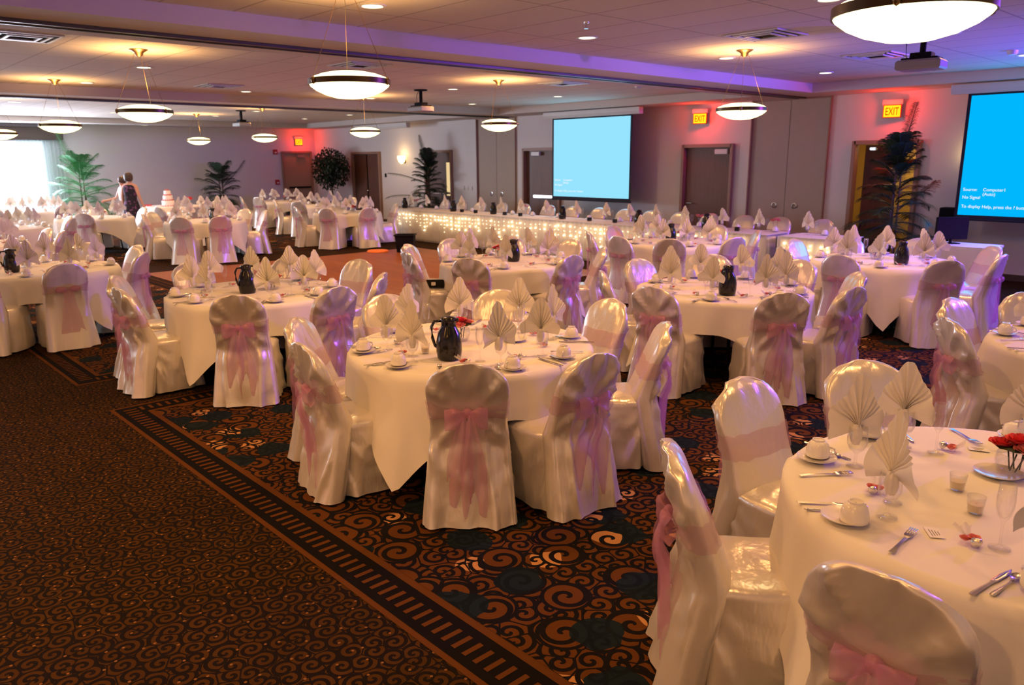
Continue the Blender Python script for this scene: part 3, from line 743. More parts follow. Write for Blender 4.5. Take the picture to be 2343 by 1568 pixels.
MEAS = {'T2': [(-2.99, 2.43), (-2.65, 3.07), (-4.02, 2.02), (-4.73, 2.35), (-5.1, 3.32), (-4.63, 4.13), (-3.7, 4.45), (-2.88, 4.02)],
 'T3': [(-5.89, 2.46), (-7.75, 2.09), (-6.95, 1.89), (-5.67, 3.26), (-7.16, 4.4), (-8.3, 3.0), (-7.95, 4.0), (-6.1, 4.0)],
 'T4': [(-9.2, 2.03), (-9.56, 2.97), (-10.49, 3.21), (-11.4, 2.85), (-9.38, 1.2)],
 'T5': [(-3.84, 5.08), (-2.92, 5.58), (-2.66, 6.24), (-3.01, 7.13), (-3.85, 7.59), (-4.75, 7.35), (-5.1, 6.47), (-4.75, 5.5)],
 'T6': [(-6.42, 5.30), (-5.85, 6.23), (-6.95, 7.5), (-8.1, 5.6), (-7.35, 5.1), (-8.25, 6.45), (-7.85, 7.2), (-6.05, 7.1)],
 'T7': [(-3.76, 8.35), (-2.75, 8.55), (-2.5, 9.47), (-2.84, 10.35), (-4.75, 10.5), (-3.81, 10.7), (-4.95, 9.49), (-4.55, 8.46)],
 'T8': [(-6.1, 8.43), (-5.57, 9.2), (-5.9, 10.35), (-6.88, 10.8), (-6.85, 8.25), (-8.02, 9.5), (-7.65, 8.5)],
 'T10': [(-15.35, 5.45), (-15.05, 6.15), (-16.9, 7.5), (-16.1, 7.6), (-17.5, 5.6), (-16.85, 5.25)],
 'T12': [(-20.16, 9.75), (-18.95, 9.8), (-19.9, 12.1), (-18.5, 11.1)],
 'T14': [(-15.7, 8.8), (-15.25, 9.66), (-16.1, 11.0), (-16.78, 8.6), (-17.6, 10.2)],
 'T15': [(-18.03, 4.45), (-20.36, 5.38), (-19.4, 6.15)],
 'T16': [(-13.6, 3.1), (-14.35, 3.05), (-13.0, 1.6)],
 'T17': [(-16.6, 3.95), (-17.4, 4.1), (-16.2, 2.6)]}
for k, l in MEAS.items():
    c = TABLES[k][0]
    for p in l:
        r_ = math.hypot(p[0]-c[0], p[1]-c[1]); TABLES[k][2].append((math.degrees(math.atan2(p[1]-c[1], p[0]-c[0])), min(1.33, max(1.16, r_))))
RT, HT = .80, .76
def cloth_mesh(corner, seed, hi):
    b = B(); n = 168 if hi else 84; loops = []
    half = 1.07; fl = [(.002, 0)]+[(r, 0) for r in (.2, .4, .55, .68, .76)]
    for r, d in fl: loops.append([(r*math.cos(2*PI*j/n), r*math.sin(2*PI*j/n), HT+.0025*N((r*math.cos(2*PI*j/n), r*math.sin(2*PI*j/n), 0), 3, seed)) for j in range(n)])
    steps = 14 if hi else 8
    for i in range(steps+1):
        t = i/steps; L = []
        for j in range(n):
            a = 2*PI*j/n; ph = a-math.radians(corner)+PI/4
            D = half/max(abs(math.cos(ph)), abs(math.sin(ph)))-RT
            D = min(D, .69); dr = D*t; cw = max(0, (D-.27)/.42)
            if dr < .02: r = RT-.012+dr*.9; z = HT-dr*.25
            else:
                f = .5+.5*math.sin(a*10+seed)*.6
                r = RT+.006+.10*dr*f+dr*.20*cw+.05*dr*math.sin(a*17+seed*2)*(1-cw*.5)+.012*N((math.cos(a)*3, math.sin(a)*3, dr*2), 1.4, seed)*min(1, dr*5)
                z = HT-.004-dr*(.985-.04*cw)
            L.append((r*math.cos(a), r*math.sin(a), z))
        loops.append(L)
    b.loft(loops, True, True, False)
    return b
tb = empty('round_table'); B().lathe([(.002, HT-.012), (RT-.02, HT-.012), (RT-.02, HT-.035), (.002, HT-.035)], 40).obj('tabletop', M['grey'], tb)
for i in range(4):
    a = i*PI/2+.3; B().tube([(.42*math.cos(a), .42*math.sin(a), HT-.04), (.50*math.cos(a), .50*math.sin(a), .012)], .016, 8).obj('leg', M['blackm'], tb)
freeze(tb)
CLOTH = {}
def sidename(a, c):      # where a seat is, as seen from the camera
    v = Vector((math.cos(a), math.sin(a))); cd_ = Vector((c[0], c[1])).normalized()   # away from camera
    fwd = v.dot(cd_); rt = v.dot(Vector((cd_.y, -cd_.x)))
    k = int(round(math.degrees(math.atan2(rt, fwd))/45)) % 8
    return ['far', 'far right', 'right', 'near right', 'near', 'near left', 'left', 'far left'][k]
SIDES = ['far', 'far right', 'right', 'near right', 'near', 'near left', 'left', 'far left']
def unique_sides(angs, c):      # each seat takes the free direction nearest to where it is seen
    out = [None]*len(angs); free = list(range(8)); vals = []
    cd_ = Vector((c[0], c[1])).normalized()
    for a in angs:
        v = Vector((math.cos(math.radians(a)), math.sin(math.radians(a)))); vals.append(math.degrees(math.atan2(v.dot(Vector((cd_.y, -cd_.x))), v.dot(cd_))) % 360)
    pairs = sorted((abs((vals[i]-45*k+180) % 360-180), i, k) for i in range(len(angs)) for k in range(8))
    for d, i, k in pairs:
        if out[i] is None and k in free: out[i] = SIDES[k]; free.remove(k)
    return out
# ------------------------------------------------------------------ tableware prototypes
def rose(b, c, r, up=Vector((0, 0, 1)), seed=0, n=3):
    for k in range(n):
        rr = r*(.35+.65*k/(n-1)); m_ = 3+k
        for i in range(m_):
            a0 = 2*PI*i/m_+k*.8+seed
            def pet(u, v, a0=a0, rr=rr, k=k, m_=m_):
                a = a0+(v-.5)*2*PI/m_*1.35; q = rr*(.45+.55*u**.7)+(.12*r*u*u*k)
                return (c[0]+q*math.cos(a), c[1]+q*math.sin(a), c[2]-r*.55+r*1.1*u*(1-.12*k)-.25*r*u*abs(v-.5)*2)
            b.grid(pet, 4, 4)
def make_saucer():
    return B().lathe([(.002, .004), (.034, .004), (.036, .002), (.040, .004), (.070, .014), (.076, .018), (.0765, .020), (.070, .0175), (.040, .0085), (.002, .0075)], 32).obj('saucer', M['china'])
def make_cup():
    r = empty('upturned_cup')
    B().lathe([(.044, .0), (.046, .002), (.0465, .012), (.045, .030), (.039, .050), (.029, .061), (.0245, .063), (.024, .070), (.019, .070), (.018, .064), (.002, .064)], 32, (0, 0, .009)).obj('cup_body', M['china'], r)
    B().tube([(.040, 0, .020), (.056, 0, .018), (.066, 0, .028), (.062, 0, .042), (.044, 0, .048), (.034, 0, .050)], .0042, 8).obj('cup_handle', M['china'], r); return freeze(r)
def make_goblet():
    return B().lathe([(.034, .001), (.034, .003), (.012, .008), (.0055, .018), (.005, .050), (.012, .060), (.028, .072), (.037, .092), (.0385, .115), (.036, .140), (.0335, .162), (.0325, .162), (.035, .140), (.037, .115), (.036, .094), (.026, .075), (.002, .066)], 28, cap0=True).obj('water_goblet', M['glass'], None, 'all')
def make_flute():
    return B().lathe([(.032, .001), (.032, .003), (.010, .007), (.004, .016), (.0038, .085), (.008, .095), (.019, .112), (.0255, .140), (.0265, .165), (.0235, .215), (.0225, .215), (.0250, .165), (.024, .142), (.016, .114), (.002, .100)], 24, cap0=True).obj('champagne_flute', M['glass'], None, 'all')
def make_napkin(seed, style=0):
    b = B(); n = 96
    def fan(u, v):
        ph = (v-.5)*2; deg = ph*(112 if style != 1 else 95)
        a = math.radians(deg)
        R_ = .108+.016*math.cos(a*2)+.085*math.exp(-(deg/15.)**2)+.010*abs(math.sin(a*3+seed))
        if style == 1: R_ = .10+.10*math.exp(-(deg/24.)**2)+.02*math.exp(-((abs(deg)-70)/18.)**2)
        pl = (abs(((ph*11) % 1)-.5)-.25)*(.050*(1-u*.35)) if abs(ph) < .45 else math.sin(ph*9)*.008*u
        rr = .012+u*R_; x = rr*math.sin(a)*(1-.12*math.exp(-(deg/15.)**2)); z = .150+rr*math.cos(a)
        bend = -.035*u*u*(1-math.exp(-(deg/25.)**2))*(1 if seed % 2 else .3)
        return (x*(.30+.70*min(1, u*1.6)) if abs(deg) < 90 else x, pl+bend+.010*math.sin(deg*.05+seed), z)
    b.grid(fan, 9, n)
    def stem_(u, v):
        a = 2*PI*v; rr = .012+.011*math.sin(u*PI)+.003*math.sin(a*6); return (rr*math.cos(a), rr*math.sin(a), .085+.085*u)
    b.grid(stem_, 5, 20)
    return b.obj('folded_napkin', M['napkin'], None, 'all')
def make_fork():
    b = B(); w = lambda t: .0045+.0055*abs(t-.5)
    def prof(u, v):
        y = -.10+.13*u; ww = .011-.006*math.sin(u*PI*.9)**.5 if u < .95 else .006
        return ((v-.5)*2*ww, y, .004+.003*math.sin(u*PI))
    b.grid(prof, 10, 2); b.grid(lambda u, v: ((v-.5)*.026*min(1, .35+u*1.3), .03+.030*u, .004+.004*math.sin(u*2)), 4, 2)
    for k in range(4):
        x = -.0105+k*.007; b.box((x, .082, .009), (.0032, .046, .0022))
    return b.obj('dinner_fork', M['steel'], None, 'all')
def make_knife():
    b = B(); b.loft([[(sx*w, y, z), (-sx*w*0+w2, y, z)] for sx, w, w2, y, z in [(-1, -.007, .007, -.115, .002)]], False) if False else None
    pts = [(-.115, .006), (-.10, .0085), (-.02, .006), (.0, .0055), (.02, .0085), (.07, .0095), (.10, .007), (.118, .001)]
    b.loft([[(-w, y, .003), (0, y, .0065), (w, y, .003), (0, y, .001)] for y, w in pts], True, True, True)
    return b.obj('dinner_knife', M['steel'])
def make_spoon():
    b = B(); pts = [(-.095, .007), (-.08, .0085), (-.02, .004), (.02, .0035), (.035, .006)]
    b.loft([[(-w, y, .003), (0, y, .006), (w, y, .003), (0, y, .001)] for y, w in pts], True, True, True)
    b.loft([[(.017*s*math.cos(2*PI*j/16), .058+.026*s*math.sin(2*PI*j/16), .002+.007*s*s) for j in range(16)] for s in (.05, .5, .8, 1)], True)
    return b.obj('teaspoon', M['steel'], None, 'all')
def make_favor():
    r = empty('wedding_favor'); b = B().lathe([(.016, 0), (.017, .003), (.012, .016), (.008, .024), (.002, .026)], 16); o = b.obj('silver_bell', M['steel'], r, 'all'); o.rotation_euler = (.9, .2, 0); o.location = (0, -.016, .012)
    b = B(); rose(b, (.012, .008, .018), .016, seed=1); rose(b, (-.014, .012, .016), .014, seed=2); b.obj('rosebud', M['pinkrose'], r, 'all')
    B().grid(lambda u, v: ((v-.5)*.05*(.3+u), .02+.035*u, .012+.03*u+.008*math.sin(v*12)), 4, 8).obj('tulle_ribbon', M['skirt'], r, 'all'); return freeze(r)
def make_candle():
    r = empty('votive_candle'); B().lathe([(.022, 0), (.024, .002), (.030, .062), (.0285, .062), (.0225, .006), (.002, .006)], 24, cap0=True).obj('glass_cup', M['glass'], r, 'all')
    B().lathe([(.0215, .007), (.025, .034), (.002, .035)], 20, cap0=True).obj('wax', M['wax'], r); return freeze(r)
def make_carafe():
    r = empty('coffee_carafe')
    B().lathe([(.064, 0), (.072, .006), (.079, .05), (.078, .11), (.066, .165), (.047, .200), (.044, .215), (.048, .235)], 32, cap0=True).obj('carafe_body', M['black'], r, 'all')
    b = B().lathe([(.048, .235), (.050, .240), (.046, .254), (.030, .262), (.002, .265)], 28); b.box((0, .048, .244), (.03, .03, .016)); b.obj('lid', M['black'], r)
    B().tube([(0, -.044, .235), (0, -.085, .235), (0, -.105, .20), (0, -.10, .13), (0, -.085, .08), (0, -.066, .065)], [.008, .009, .010, .010, .009, .008], 8).obj('handle', M['black'], r, 'all'); return freeze(r)
def make_roses():
    r = empty('rose_centerpiece')
    B().lathe([(.045, 0), (.06, .01), (.072, .05), (.066, .085), (.062, .085), (.068, .05), (.055, .014), (.002, .012)], 24, cap0=True).obj('glass_bowl', M['glass'], r, 'all')
    g = B()
    for i in range(9):
        a = i*.7; g.grid(lambda u, v, a=a: (.08*u*math.cos(a+(v-.5)*.7), .08*u*math.sin(a+(v-.5)*.7), .09+.03*math.sin(u*2.2)-.01*abs(v-.5)), 4, 3)
    for i in range(5): g.tube([(.02*math.cos(i), .02*math.sin(i), .015), (.03*math.cos(i*1.3), .03*math.sin(i*1.3), .09)], .003, 5)
    g.obj('foliage', M['leafdark'], r, 'all')
    for i, (x, y, z, rr) in enumerate(((0, 0, .145, .036), (.052, .012, .125, .034), (-.045, .03, .125, .034), (-.01, -.052, .12, .034), (.03, .058, .115, .03))):
        b = B(); rose(b, (x, y, z), rr, seed=i*1.3, n=4); b.obj('rose_bloom', M['pinkrose'] if i % 2 else M['rose'], r, 'all')
    return freeze(r)
def make_bread():
    return B().lathe([(.002, .003), (.055, .003), (.082, .012), (.085, .015), (.080, .013), (.053, .006), (.002, .006)], 32).obj('side_plate', M['china'])
def make_cards():
    r = empty('place_card'); B().box((0, 0, .0012), (.075, .045, .0008)).obj('card', M['paper'], r, False)
    b = B(); [b.box((-.004, .012-.008*i, .0018), (.05-.008*i, .0018, .0003)) for i in range(4)]; b.obj('printed_lines', M['blackm'], r, False); return freeze(r)
P = dict(saucer=make_saucer(), cup=make_cup(), goblet=make_goblet(), flute=make_flute(), n0=make_napkin(0), n1=make_napkin(1, 1), n2=make_napkin(2), fork=make_fork(), knife=make_knife(), spoon=make_spoon(), favor=make_favor(), candle=make_candle(), carafe=make_carafe(), roses=make_roses(), plate=make_bread(), card=make_cards())
CW = dict(saucer='saucer', cup='cup', goblet='glass', flute='glass', napkin='napkin', fork='fork', knife='knife', spoon='spoon', favor='favor')
GRP = dict(saucer='white saucers at the place settings', cup='upturned coffee cups at the place settings', goblet='water goblets at the place settings', flute='champagne flutes at the place settings', napkin='fan folded napkins standing in goblets', fork='forks at the place settings', knife='knives at the place settings', spoon='teaspoons at the place settings', favor='flower and bell favors at the place settings')
TXT = dict(saucer='white saucer', cup='upturned white coffee cup', goblet='clear water goblet', flute='tall clear champagne flute', napkin='cream fan-folded napkin', fork='steel dinner fork', knife='steel dinner knife', spoon='small steel teaspoon', favor='rosebud and bell favor')
JIT = random.Random(3)
def table(key):
    (cx, cy), corner, chairs, phrase = TABLES[key]
    d = math.hypot(cx, cy); hi = d < 9.5
    o = place(tb, (cx, cy, 0), JIT.random()); tag(o, 'folding table hidden under the cloth of the %s' % phrase, 'table', 'round banquet tables')
    cl = cloth_mesh(corner, len(CLOTH)*1.7+1, hi).obj('tablecloth', M['linen'], None, 'all'); cl.location = (cx, cy, 0); CLOTH[key] = cl
    tag(cl, 'white square cloth draped over the %s' % phrase, 'tablecloth', 'white tablecloths on the round tables')
    names = unique_sides([a for a, _ in chairs], (cx, cy))
    for i, (ad, r_) in enumerate(chairs):
        a = math.radians(ad); p = (cx+r_*math.cos(a), cy+r_*math.sin(a), 0)
        if not in_view((p[0], p[1], .5), 260): continue
        rz = a+PI/2+JIT.uniform(-.08, .08)
        ch = place(CH_HI[(i+len(CLOTH)) % 4] if hi else CH_LO[i % 2], p, rz)
        tag(ch, 'satin covered chair, %s side of the %s' % (names[i], phrase), 'chair', 'satin covered chairs around the round tables')
    angs = sorted([a for a, _ in chairs]); full = list(angs)
    # add the seats that the photo hides so that the table is laid all round
    if len(angs) < 8:
        base = angs[0]
        for k in range(8):
            a = base+45*k
            if min([abs((a-b+180) % 360-180) for b in full]) > 28: full.append(a)
    RZN = math.atan2(cy, cx)+PI/2
    full = full[:8]; sides = unique_sides(full, (cx, cy))
    for a0, sn in zip(full, sides):
        a = math.radians(a0)
        def put(kind, da, r_, rot=0, z=0, proto=None, chance=1):
            if JIT.random() > chance: return
            b = a+math.radians(da+JIT.uniform(-1.6, 1.6)); q = r_+JIT.uniform(-.012, .012)
            p = (cx+q*math.cos(b), cy+q*math.sin(b), HT+.004+z)
            if not in_view(p, 40): return
            o = place(P[proto or kind], p, a+PI/2+rot+JIT.uniform(-.12, .12))
            tag(o, '%s, %s place of the %s' % (TXT[kind], sn, phrase), CW[kind], GRP[kind]); return p
        s = JIT.getstate(); put('saucer', 20, .70, chance=1); JIT.setstate(s); put('cup', 20, .70, rot=JIT.choice([2.2, -.6, 3.8]), z=.006)
        s = JIT.getstate(); put('goblet', 19, .555); JIT.setstate(s)
        put('napkin', 19, .555, rot=JIT.uniform(-.6, .6)+((RZN-(a+PI/2)+PI/2) % PI-PI/2)*.7, proto=JIT.choice(['n0', 'n1', 'n2']))
        put('flute', 8, .46)
        if hi:
            put('fork', -15, .66, .12); put('knife', 9, .70, -.1); put('spoon', 12.5, .70, -.15); put('favor', -2, .49, 1)
        elif d < 15: put('favor', -6, .50, 1)
    th = math.atan2(-cy, -cx)
    return (cx, cy)
for k in TABLES: table(k)
Z = HT+.004
def on(proto, p, rz, lb, cat, g=None, z=Z):
    if not in_view((p[0], p[1], z), 30): return None
    o = place(P[proto], (p[0], p[1], z), rz); tag(o, lb, cat, g); return o
# centre pieces
CAR = [('T2', (.20, -.34)), ('T5', (.21, -.27)), ('T6', (.07, .05)), ('T7', (.28, -.2)), ('T8', (-.05, -.06)), ('T3', (.03, -.10)), ('T4', (.1, -.32)), ('T14', (.3, .3)), ('T12', (.2, .2)), ('T10', (.2, .1))]
for k, d in CAR:
    c = TABLES[k][0]; on('carafe', (c[0]+d[0], c[1]+d[1]), .0 if k != 'T2' else -.74, 'black coffee carafe standing on the %s' % TABLES[k][3], 'carafe', 'black coffee carafes')
for k in TABLES:
    c = TABLES[k][0]; dx, dy = (.0, .16) if k != 'T1' else (-.09, .24)
    if k == 'T2': dx, dy = (-.14, .02)
    if k == 'T4': dx, dy = (-.34, -.12)
    if k in ('T5', 'T7'): dx, dy = (-.12, .08)
    if k == 'T6': dx, dy = (-.3, .15)
    on('roses', (c[0]+dx, c[1]+dy), 1, 'coral and red roses in a glass bowl on the %s' % TABLES[k][3], 'flowers', 'rose centerpieces')
c = TABLES['T1'][0]
on('candle', (c[0]-.19, c[1]-.07), 0, 'votive candle in clear glass, left of the roses, nearest right-hand table', 'candle', 'votive candles')
on('candle', (c[0]-.08, c[1]-.235), 0, 'votive candle in clear glass, nearest the camera, nearest right-hand table', 'candle', 'votive candles')
on('candle', (-3.86-.02, 3.18-.36), 0, 'votive candle in clear glass left of the carafe, centre foreground table', 'candle', 'votive candles')
on('plate', (c[0]-.13, c[1]+.19), 0, 'white side plate beside the roses, nearest right-hand table', 'plate', 'side plates')
on('plate', (-3.86+.12, 3.18+.28), 0, 'white side plate behind the carafe, centre foreground table', 'plate', 'side plates')
on('card', (c[0]-.12, c[1]-.49), 2.2, 'printed place card beside a favor, nearest right-hand table', 'place card', 'place cards')
on('card', (c[0]-.27, c[1]+.43), .4, 'printed place card behind the roses, nearest right-hand table', 'place card', 'place cards')
# dark clutch left on a chair seat behind the centre table
r = empty('clutch_bag', (-7.25, 5.42, .50), .9); B().loft([[(-.13, -.05, 0), (.13, -.05, 0), (.13, .05, 0), (-.13, .05, 0)], [(-.14, -.05, .04), (.14, -.05, .04), (.14, .05, .04), (-.14, .05, .04)], [(-.12, -.02, .09), (.12, -.02, .09), (.12, .02, .09), (-.12, .02, .09)]], True, True, True).obj('bag_body', M['blackm'], r, False, .008)
B().box((.0, -.056, .05), (.05, .012, .04)).obj('bag_clasp', M['white'], r, False, .004); tag(r, 'dark clutch bag with pale clasp lying on a chair seat', 'bag')

# ------------------------------------------------------------------ head table
HX0, HX1, HY0, HY1 = -16.9, -6.35, 11.35, 12.12
def head_table(xa, xb, lb1, lb2, lb3, lb4):
    r = empty('banquet_table', ((xa+xb)/2, (HY0+HY1)/2, 0)); w = xb-xa
    B().box((0, 0, .735), (w-.1, .72, .03)).obj('tabletop', M['grey'], r, False)
    for sx in (-1, 1):
        for sy in (-1, 1): B().tube([(sx*(w/2-.2), sy*.3, .72), (sx*(w/2-.2), sy*.3, .01)], .015, 8).obj('leg', M['blackm'], r)
    tag(r, lb1, 'table')
    cl = B(); cl.box(((xa+xb)/2, (HY0+HY1)/2, .757), (w, HY1-HY0, .008)); cl.box(((xa+xb)/2, HY0+.035, .40), (w-.04, .01, .70))
    o = cl.obj('table_cover', M['skirtin'], None, False, .003); tag(o, lb2, 'tablecloth')
    L = w+1.4; n = int(L*34)
    def path(t):
        s = t*L
        if s < .7: return (xa, HY1-.07-s*.9, -1, 0)
        if s > L-.7: return (xb, HY0+.0+(s-(L-.7))*.9, 1, 0)
        return (xa+(s-.7), HY0, 0, -1)
    def sk(u, v):
        x, y, nx, ny = path(v); z = .762-.74*u; k = .003+.007*u
        s = k*math.sin(v*L*52)+.5*k*math.sin(v*L*23+1)
        return (x+nx*(s+.035+.02*u), y+ny*(s+.035+.02*u), z)
    o = B().grid(sk, 4, n*3).obj('table_skirt', M['skirt'], None, 'all'); tag(o, lb3, 'table skirt')
    return r
head_table(HX0, HX1, 'long banquet table hidden under the lit white skirt', 'white cloth covering the long head table', 'pleated sheer white skirt hanging round the long head table', '')
head_table(-6.15, -5.15, 'short banquet table at the right end of the head table', 'white cloth covering the short end table', 'pleated sheer white skirt round the short end table', '')
# fairy lights behind the skirt
def fairy(xa, xb, n, lb, seed):
    R2 = random.Random(seed); r = empty('fairy_light_string', ((xa+xb)/2, HY0+.012, .4))
    wire = B(); pts = []
    x = xa+.1
    bulbs = []
    while x < xb-.1:
        dl_ = R2.choice([.12, .22, .32, .40]); z = .66
        for q in range(int(dl_/.085)+1): bulbs.append((x+R2.uniform(-.012, .012), z-q*.085-R2.uniform(0, .03)))
        wire.tube([(x-(xa+xb)/2, .002, .69-.4), (x-(xa+xb)/2, .002, .69-dl_-.05-.4)], .0015, 4); x += R2.uniform(.10, .17)
    wire.tube([(xa-(xa+xb)/2+.05, .002, .29), (xb-(xa+xb)/2-.05, .002, .29)], .002, 4)
    wire.obj('wire', M['white'], r)
    me = B().ball((0, 0, 0), .014, 8, 5).mesh('bulb', M['fairy'], 'all'); R2.shuffle(bulbs)
    for bx, bz in bulbs[:n]:
        o = bpy.data.objects.new('bulb', me); C.objects.link(o); o.parent = r; o.location = (bx-(xa+xb)/2, -.006, bz-.4)
    rest = B()
    for bx, bz in bulbs[n:]: rest.ball((bx-(xa+xb)/2, -.006, bz-.4), .008, 6, 4)
    if bulbs[n:]: o = rest.obj('small_bulbs', M['fairyback'], r, 'all'); o['kind'] = 'stuff'
    tag(r, lb, 'string lights')
fairy(HX0, HX1, 100, 'warm fairy light curtain glowing behind the long head table skirt', 5)
fairy(-6.15, -5.15, 20, 'warm fairy lights behind the short end table skirt', 6)
lamp('skirt_glow', 'AREA', ((HX0+HX1)/2, HY0+.02, .55), 7, (1, .66, .34), HX1-HX0-.3, ((HX0+HX1)/2, HY0-3, .55), sy=.4)
# chairs behind the head table, their fronts facing the room
hx = [-16.6, -15.9, -15.18, -14.35, -13.55, -12.75, -12.0, -11.22, -10.5, -9.82, -9.1, -8.42, -7.68, -6.98, -6.2]
for i, x in enumerate(hx):
    ch = place(CH_LO[i % 2], (x, 12.95, 0), PI+JIT.uniform(-.08, .08)); tag(ch, '%s satin covered chair from the left behind the long head table' % ordinal(i), 'chair', 'satin covered chairs behind the head table')
nx = [-16.6, -15.95, -15.2, -14.55, -13.85, -13.15, -12.5, -11.72, -10.85, -10.06, -9.48, -8.86, -8.22, -7.45, -6.75, -5.9]
for i, x in enumerate(nx):
    q = 'from the left on the head table'
    for kind, dx, y, pr in (('goblet', 0, 11.78, None), ('napkin', 0, 11.78, 'n%d' % (i % 3)), ('flute', .13, 11.82, None), ('saucer', .22, 11.92, None)):
        o = place(P[pr or kind], (x+dx, y, .766), PI+JIT.uniform(-.2, .2)); tag(o, '%s, %s %s' % (TXT[kind], ordinal(i), q), CW[kind], GRP[kind]+' of the head table')
    o = place(P['cup'], (x+.22, 11.92, .772), 1); tag(o, '%s, %s %s' % (TXT['cup'], ordinal(i), q), 'cup', GRP['cup']+' of the head table')
for i, x in enumerate((-16.75, -14.75, -13.3, -11.15, -9.18, -7.7)):
    o = place(P['carafe'], (x, 11.68, .766), 1.3); tag(o, 'black coffee carafe, %s from the left on the head table' % ordinal(i), 'carafe', 'black coffee carafes of the head table')
cube = empty('candle_holder'); B().box((0, 0, .035), (.07, .07, .07)).obj('holder_body', M['black'], cube, False, .004); B().lathe([(.025, .071), (.002, .073)], 12).obj('wax', M['wax'], cube)
for i, x in enumerate((-14.35, -13.85, -12.85, -12.35, -11.1, -10.35, -9.7, -7.05)):
    o = place(cube, (x, 11.62, .766), .2); tag(o, 'small black square candle holder, %s from the left on the head table' % ordinal(i), 'candle holder', 'black candle holders')
rp = B(); Rr = random.Random(9)
for i in range(160):
    x = Rr.uniform(HX0+.3, -5.3); y = Rr.uniform(11.42, 11.62); a = Rr.uniform(0, 3)
    if -6.4 < x < -6.1: continue
    rp.grid(lambda u, v: (x+.014*(u-.5)*math.cos(a)-.02*(v-.5)*math.sin(a), y+.014*(u-.5)*math.sin(a)+.02*(v-.5)*math.cos(a), .7665+.004*(u-.5)**2*4), 1, 1)
o = rp.obj('rose_petals', M['pinkrose'], None, 'all'); tag(o, 'scattered red rose petals along the head table edge', 'petals'); o['kind'] = 'stuff'
vb = empty('bouquet_vase'); B().lathe([(.03, 0), (.035, .01), (.03, .10), (.045, .16), (.042, .16), (.027, .10), (.002, .01)], 16, cap0=True).obj('glass_vase', M['glass'], vb, 'all')
b = B(); [rose(b, (.05*math.cos(i*1.26), .05*math.sin(i*1.26), .19+.015*(i % 2)), .035, seed=i, n=3) for i in range(5)]; b.obj('blooms', M['pinkrose'], vb, 'all')
for i, x in enumerate((-17.0+.35, -12.55, -11.75, -8.0, -6.55)):
    o = place(vb, (x, 11.95, .766), i); tag(o, 'pink bouquet in a clear vase, %s from the left on the head table' % ordinal(i), 'flowers', 'bouquets on the head table')

# ------------------------------------------------------------------ plants
def frond(b, base, az, length, lift, droop, seed, leaf=.30, nleaf=36, wd=.0065):
    Rn = random.Random(seed); pts = []
    d = Vector((math.cos(az), math.sin(az), 0))
    for i in range(13):
        t = i/12; pts.append(Vector(base)+d*(length*math.sin(t*1.15)*math.cos(lift)*1.0)+Vector((0, 0, length*(math.sin(lift)*t-droop*t*t))))
    b.tube(pts, [.010*(1-.8*i/12)+.002 for i in range(13)], 5)
    side = d.cross(Vector((0, 0, 1)))
    for i in range(nleaf):
        t = .14+.86*i/nleaf; k = t*12; j = min(11, int(k)); p = pts[j].lerp(pts[j+1], k-j); tg = (pts[j+1]-pts[j]).normalized()
        L = leaf*math.sin(.35+t*2.5)**.8*(.9+.2*Rn.random()) if math.sin(.35+t*2.5) > 0 else .1
        up = side.cross(tg)
        for sx in (-1, 1):
            dr = (side*sx*.85+tg*.55+up*(.15+.15*Rn.random())).normalized()
            def lf(u, v, p=p, dr=dr, L=L, tg=tg): return p+dr*L*u+Vector((0, 0, -.42*L*u*u))+tg*(v-.5)*wd*2*math.sin(min(1, .25+u)*PI*.9)
            b.grid(lf, 3, 1)
def palm(x, y, h, spec, mat, lb, ntr=3, seed=0, leaf=.30, th=.6):
    r = empty('potted_palm', (x, y, 0))
    B().lathe([(.14, 0), (.18, .02), (.21, .32), (.22, .34), (.19, .34), (.18, .30), (.002, .30)], 24, cap0=True).obj('planter', M['pot'], r)
    t = B(); Rn = random.Random(seed)
    for i in range(ntr):
        a = i*2.1; t.tube([(.05*math.cos(a), .05*math.sin(a), .28), (.06*math.cos(a), .07*math.sin(a), th), (.05*math.cos(a+.4), .06*math.sin(a+.4), h*.62)], [.022, .018, .012], 7)
    t.obj('trunk', M['trunk'], r, 'all')
    b = B()
    for i, (az, z, L, lift, droop) in enumerate(spec): frond(b, (.04*math.cos(az), .04*math.sin(az), z), az, L, lift, droop, seed*50+i, leaf)
    b.obj('fronds', mat, r, 'all'); return tag(r, lb, 'plant', 'potted palms')
def spec_rand(seed, n, h, L, up=.9):
    R_ = random.Random(seed); out = []
    for i in range(n):
        t = (i+.5)/n; z = h*(.24+.50*t); lift = .05+up*t+R_.uniform(-.2, .2); ln = L*(.95-.25*t)*R_.uniform(.85, 1.1)
        out.append((i*2.4+R_.uniform(-.3, .3), z, ln, min(1.4, lift), .40*(1-t)+.22))
    return out
RW = math.atan2(RX.y, RX.x)       # image right
palm(-5.15, 13.15, 2.75, spec_rand(3, 46, 2.75, .72, 1.15)+[(RW+PI, .9, .85, .35, .45), (RW, 1.1, .9, .75, .15), (RW, .6, .8, .4, .3), (RW+PI-.2, .5, .7, .3, .5), (RW, 2.1, .75, 1.35, .05)], M['leafdark'], 'tall dark potted palm before the open doorway at right', seed=1, leaf=.27)
palm(-18.45, 13.7, 2.8, spec_rand(5, 44, 2.7, .62, 1.25)+[(RW+PI, 1.3, 1.35, .5, .25), (RW+PI, .9, 1.35, .25, .25), (RW+PI, .55, 1.2, .3, .25), (RW+PI-.3, 1.9, .8, 1.3, 0)], M['leafdark'], 'tall dark potted palm in front of the far windowed door', seed=2, leaf=.25)
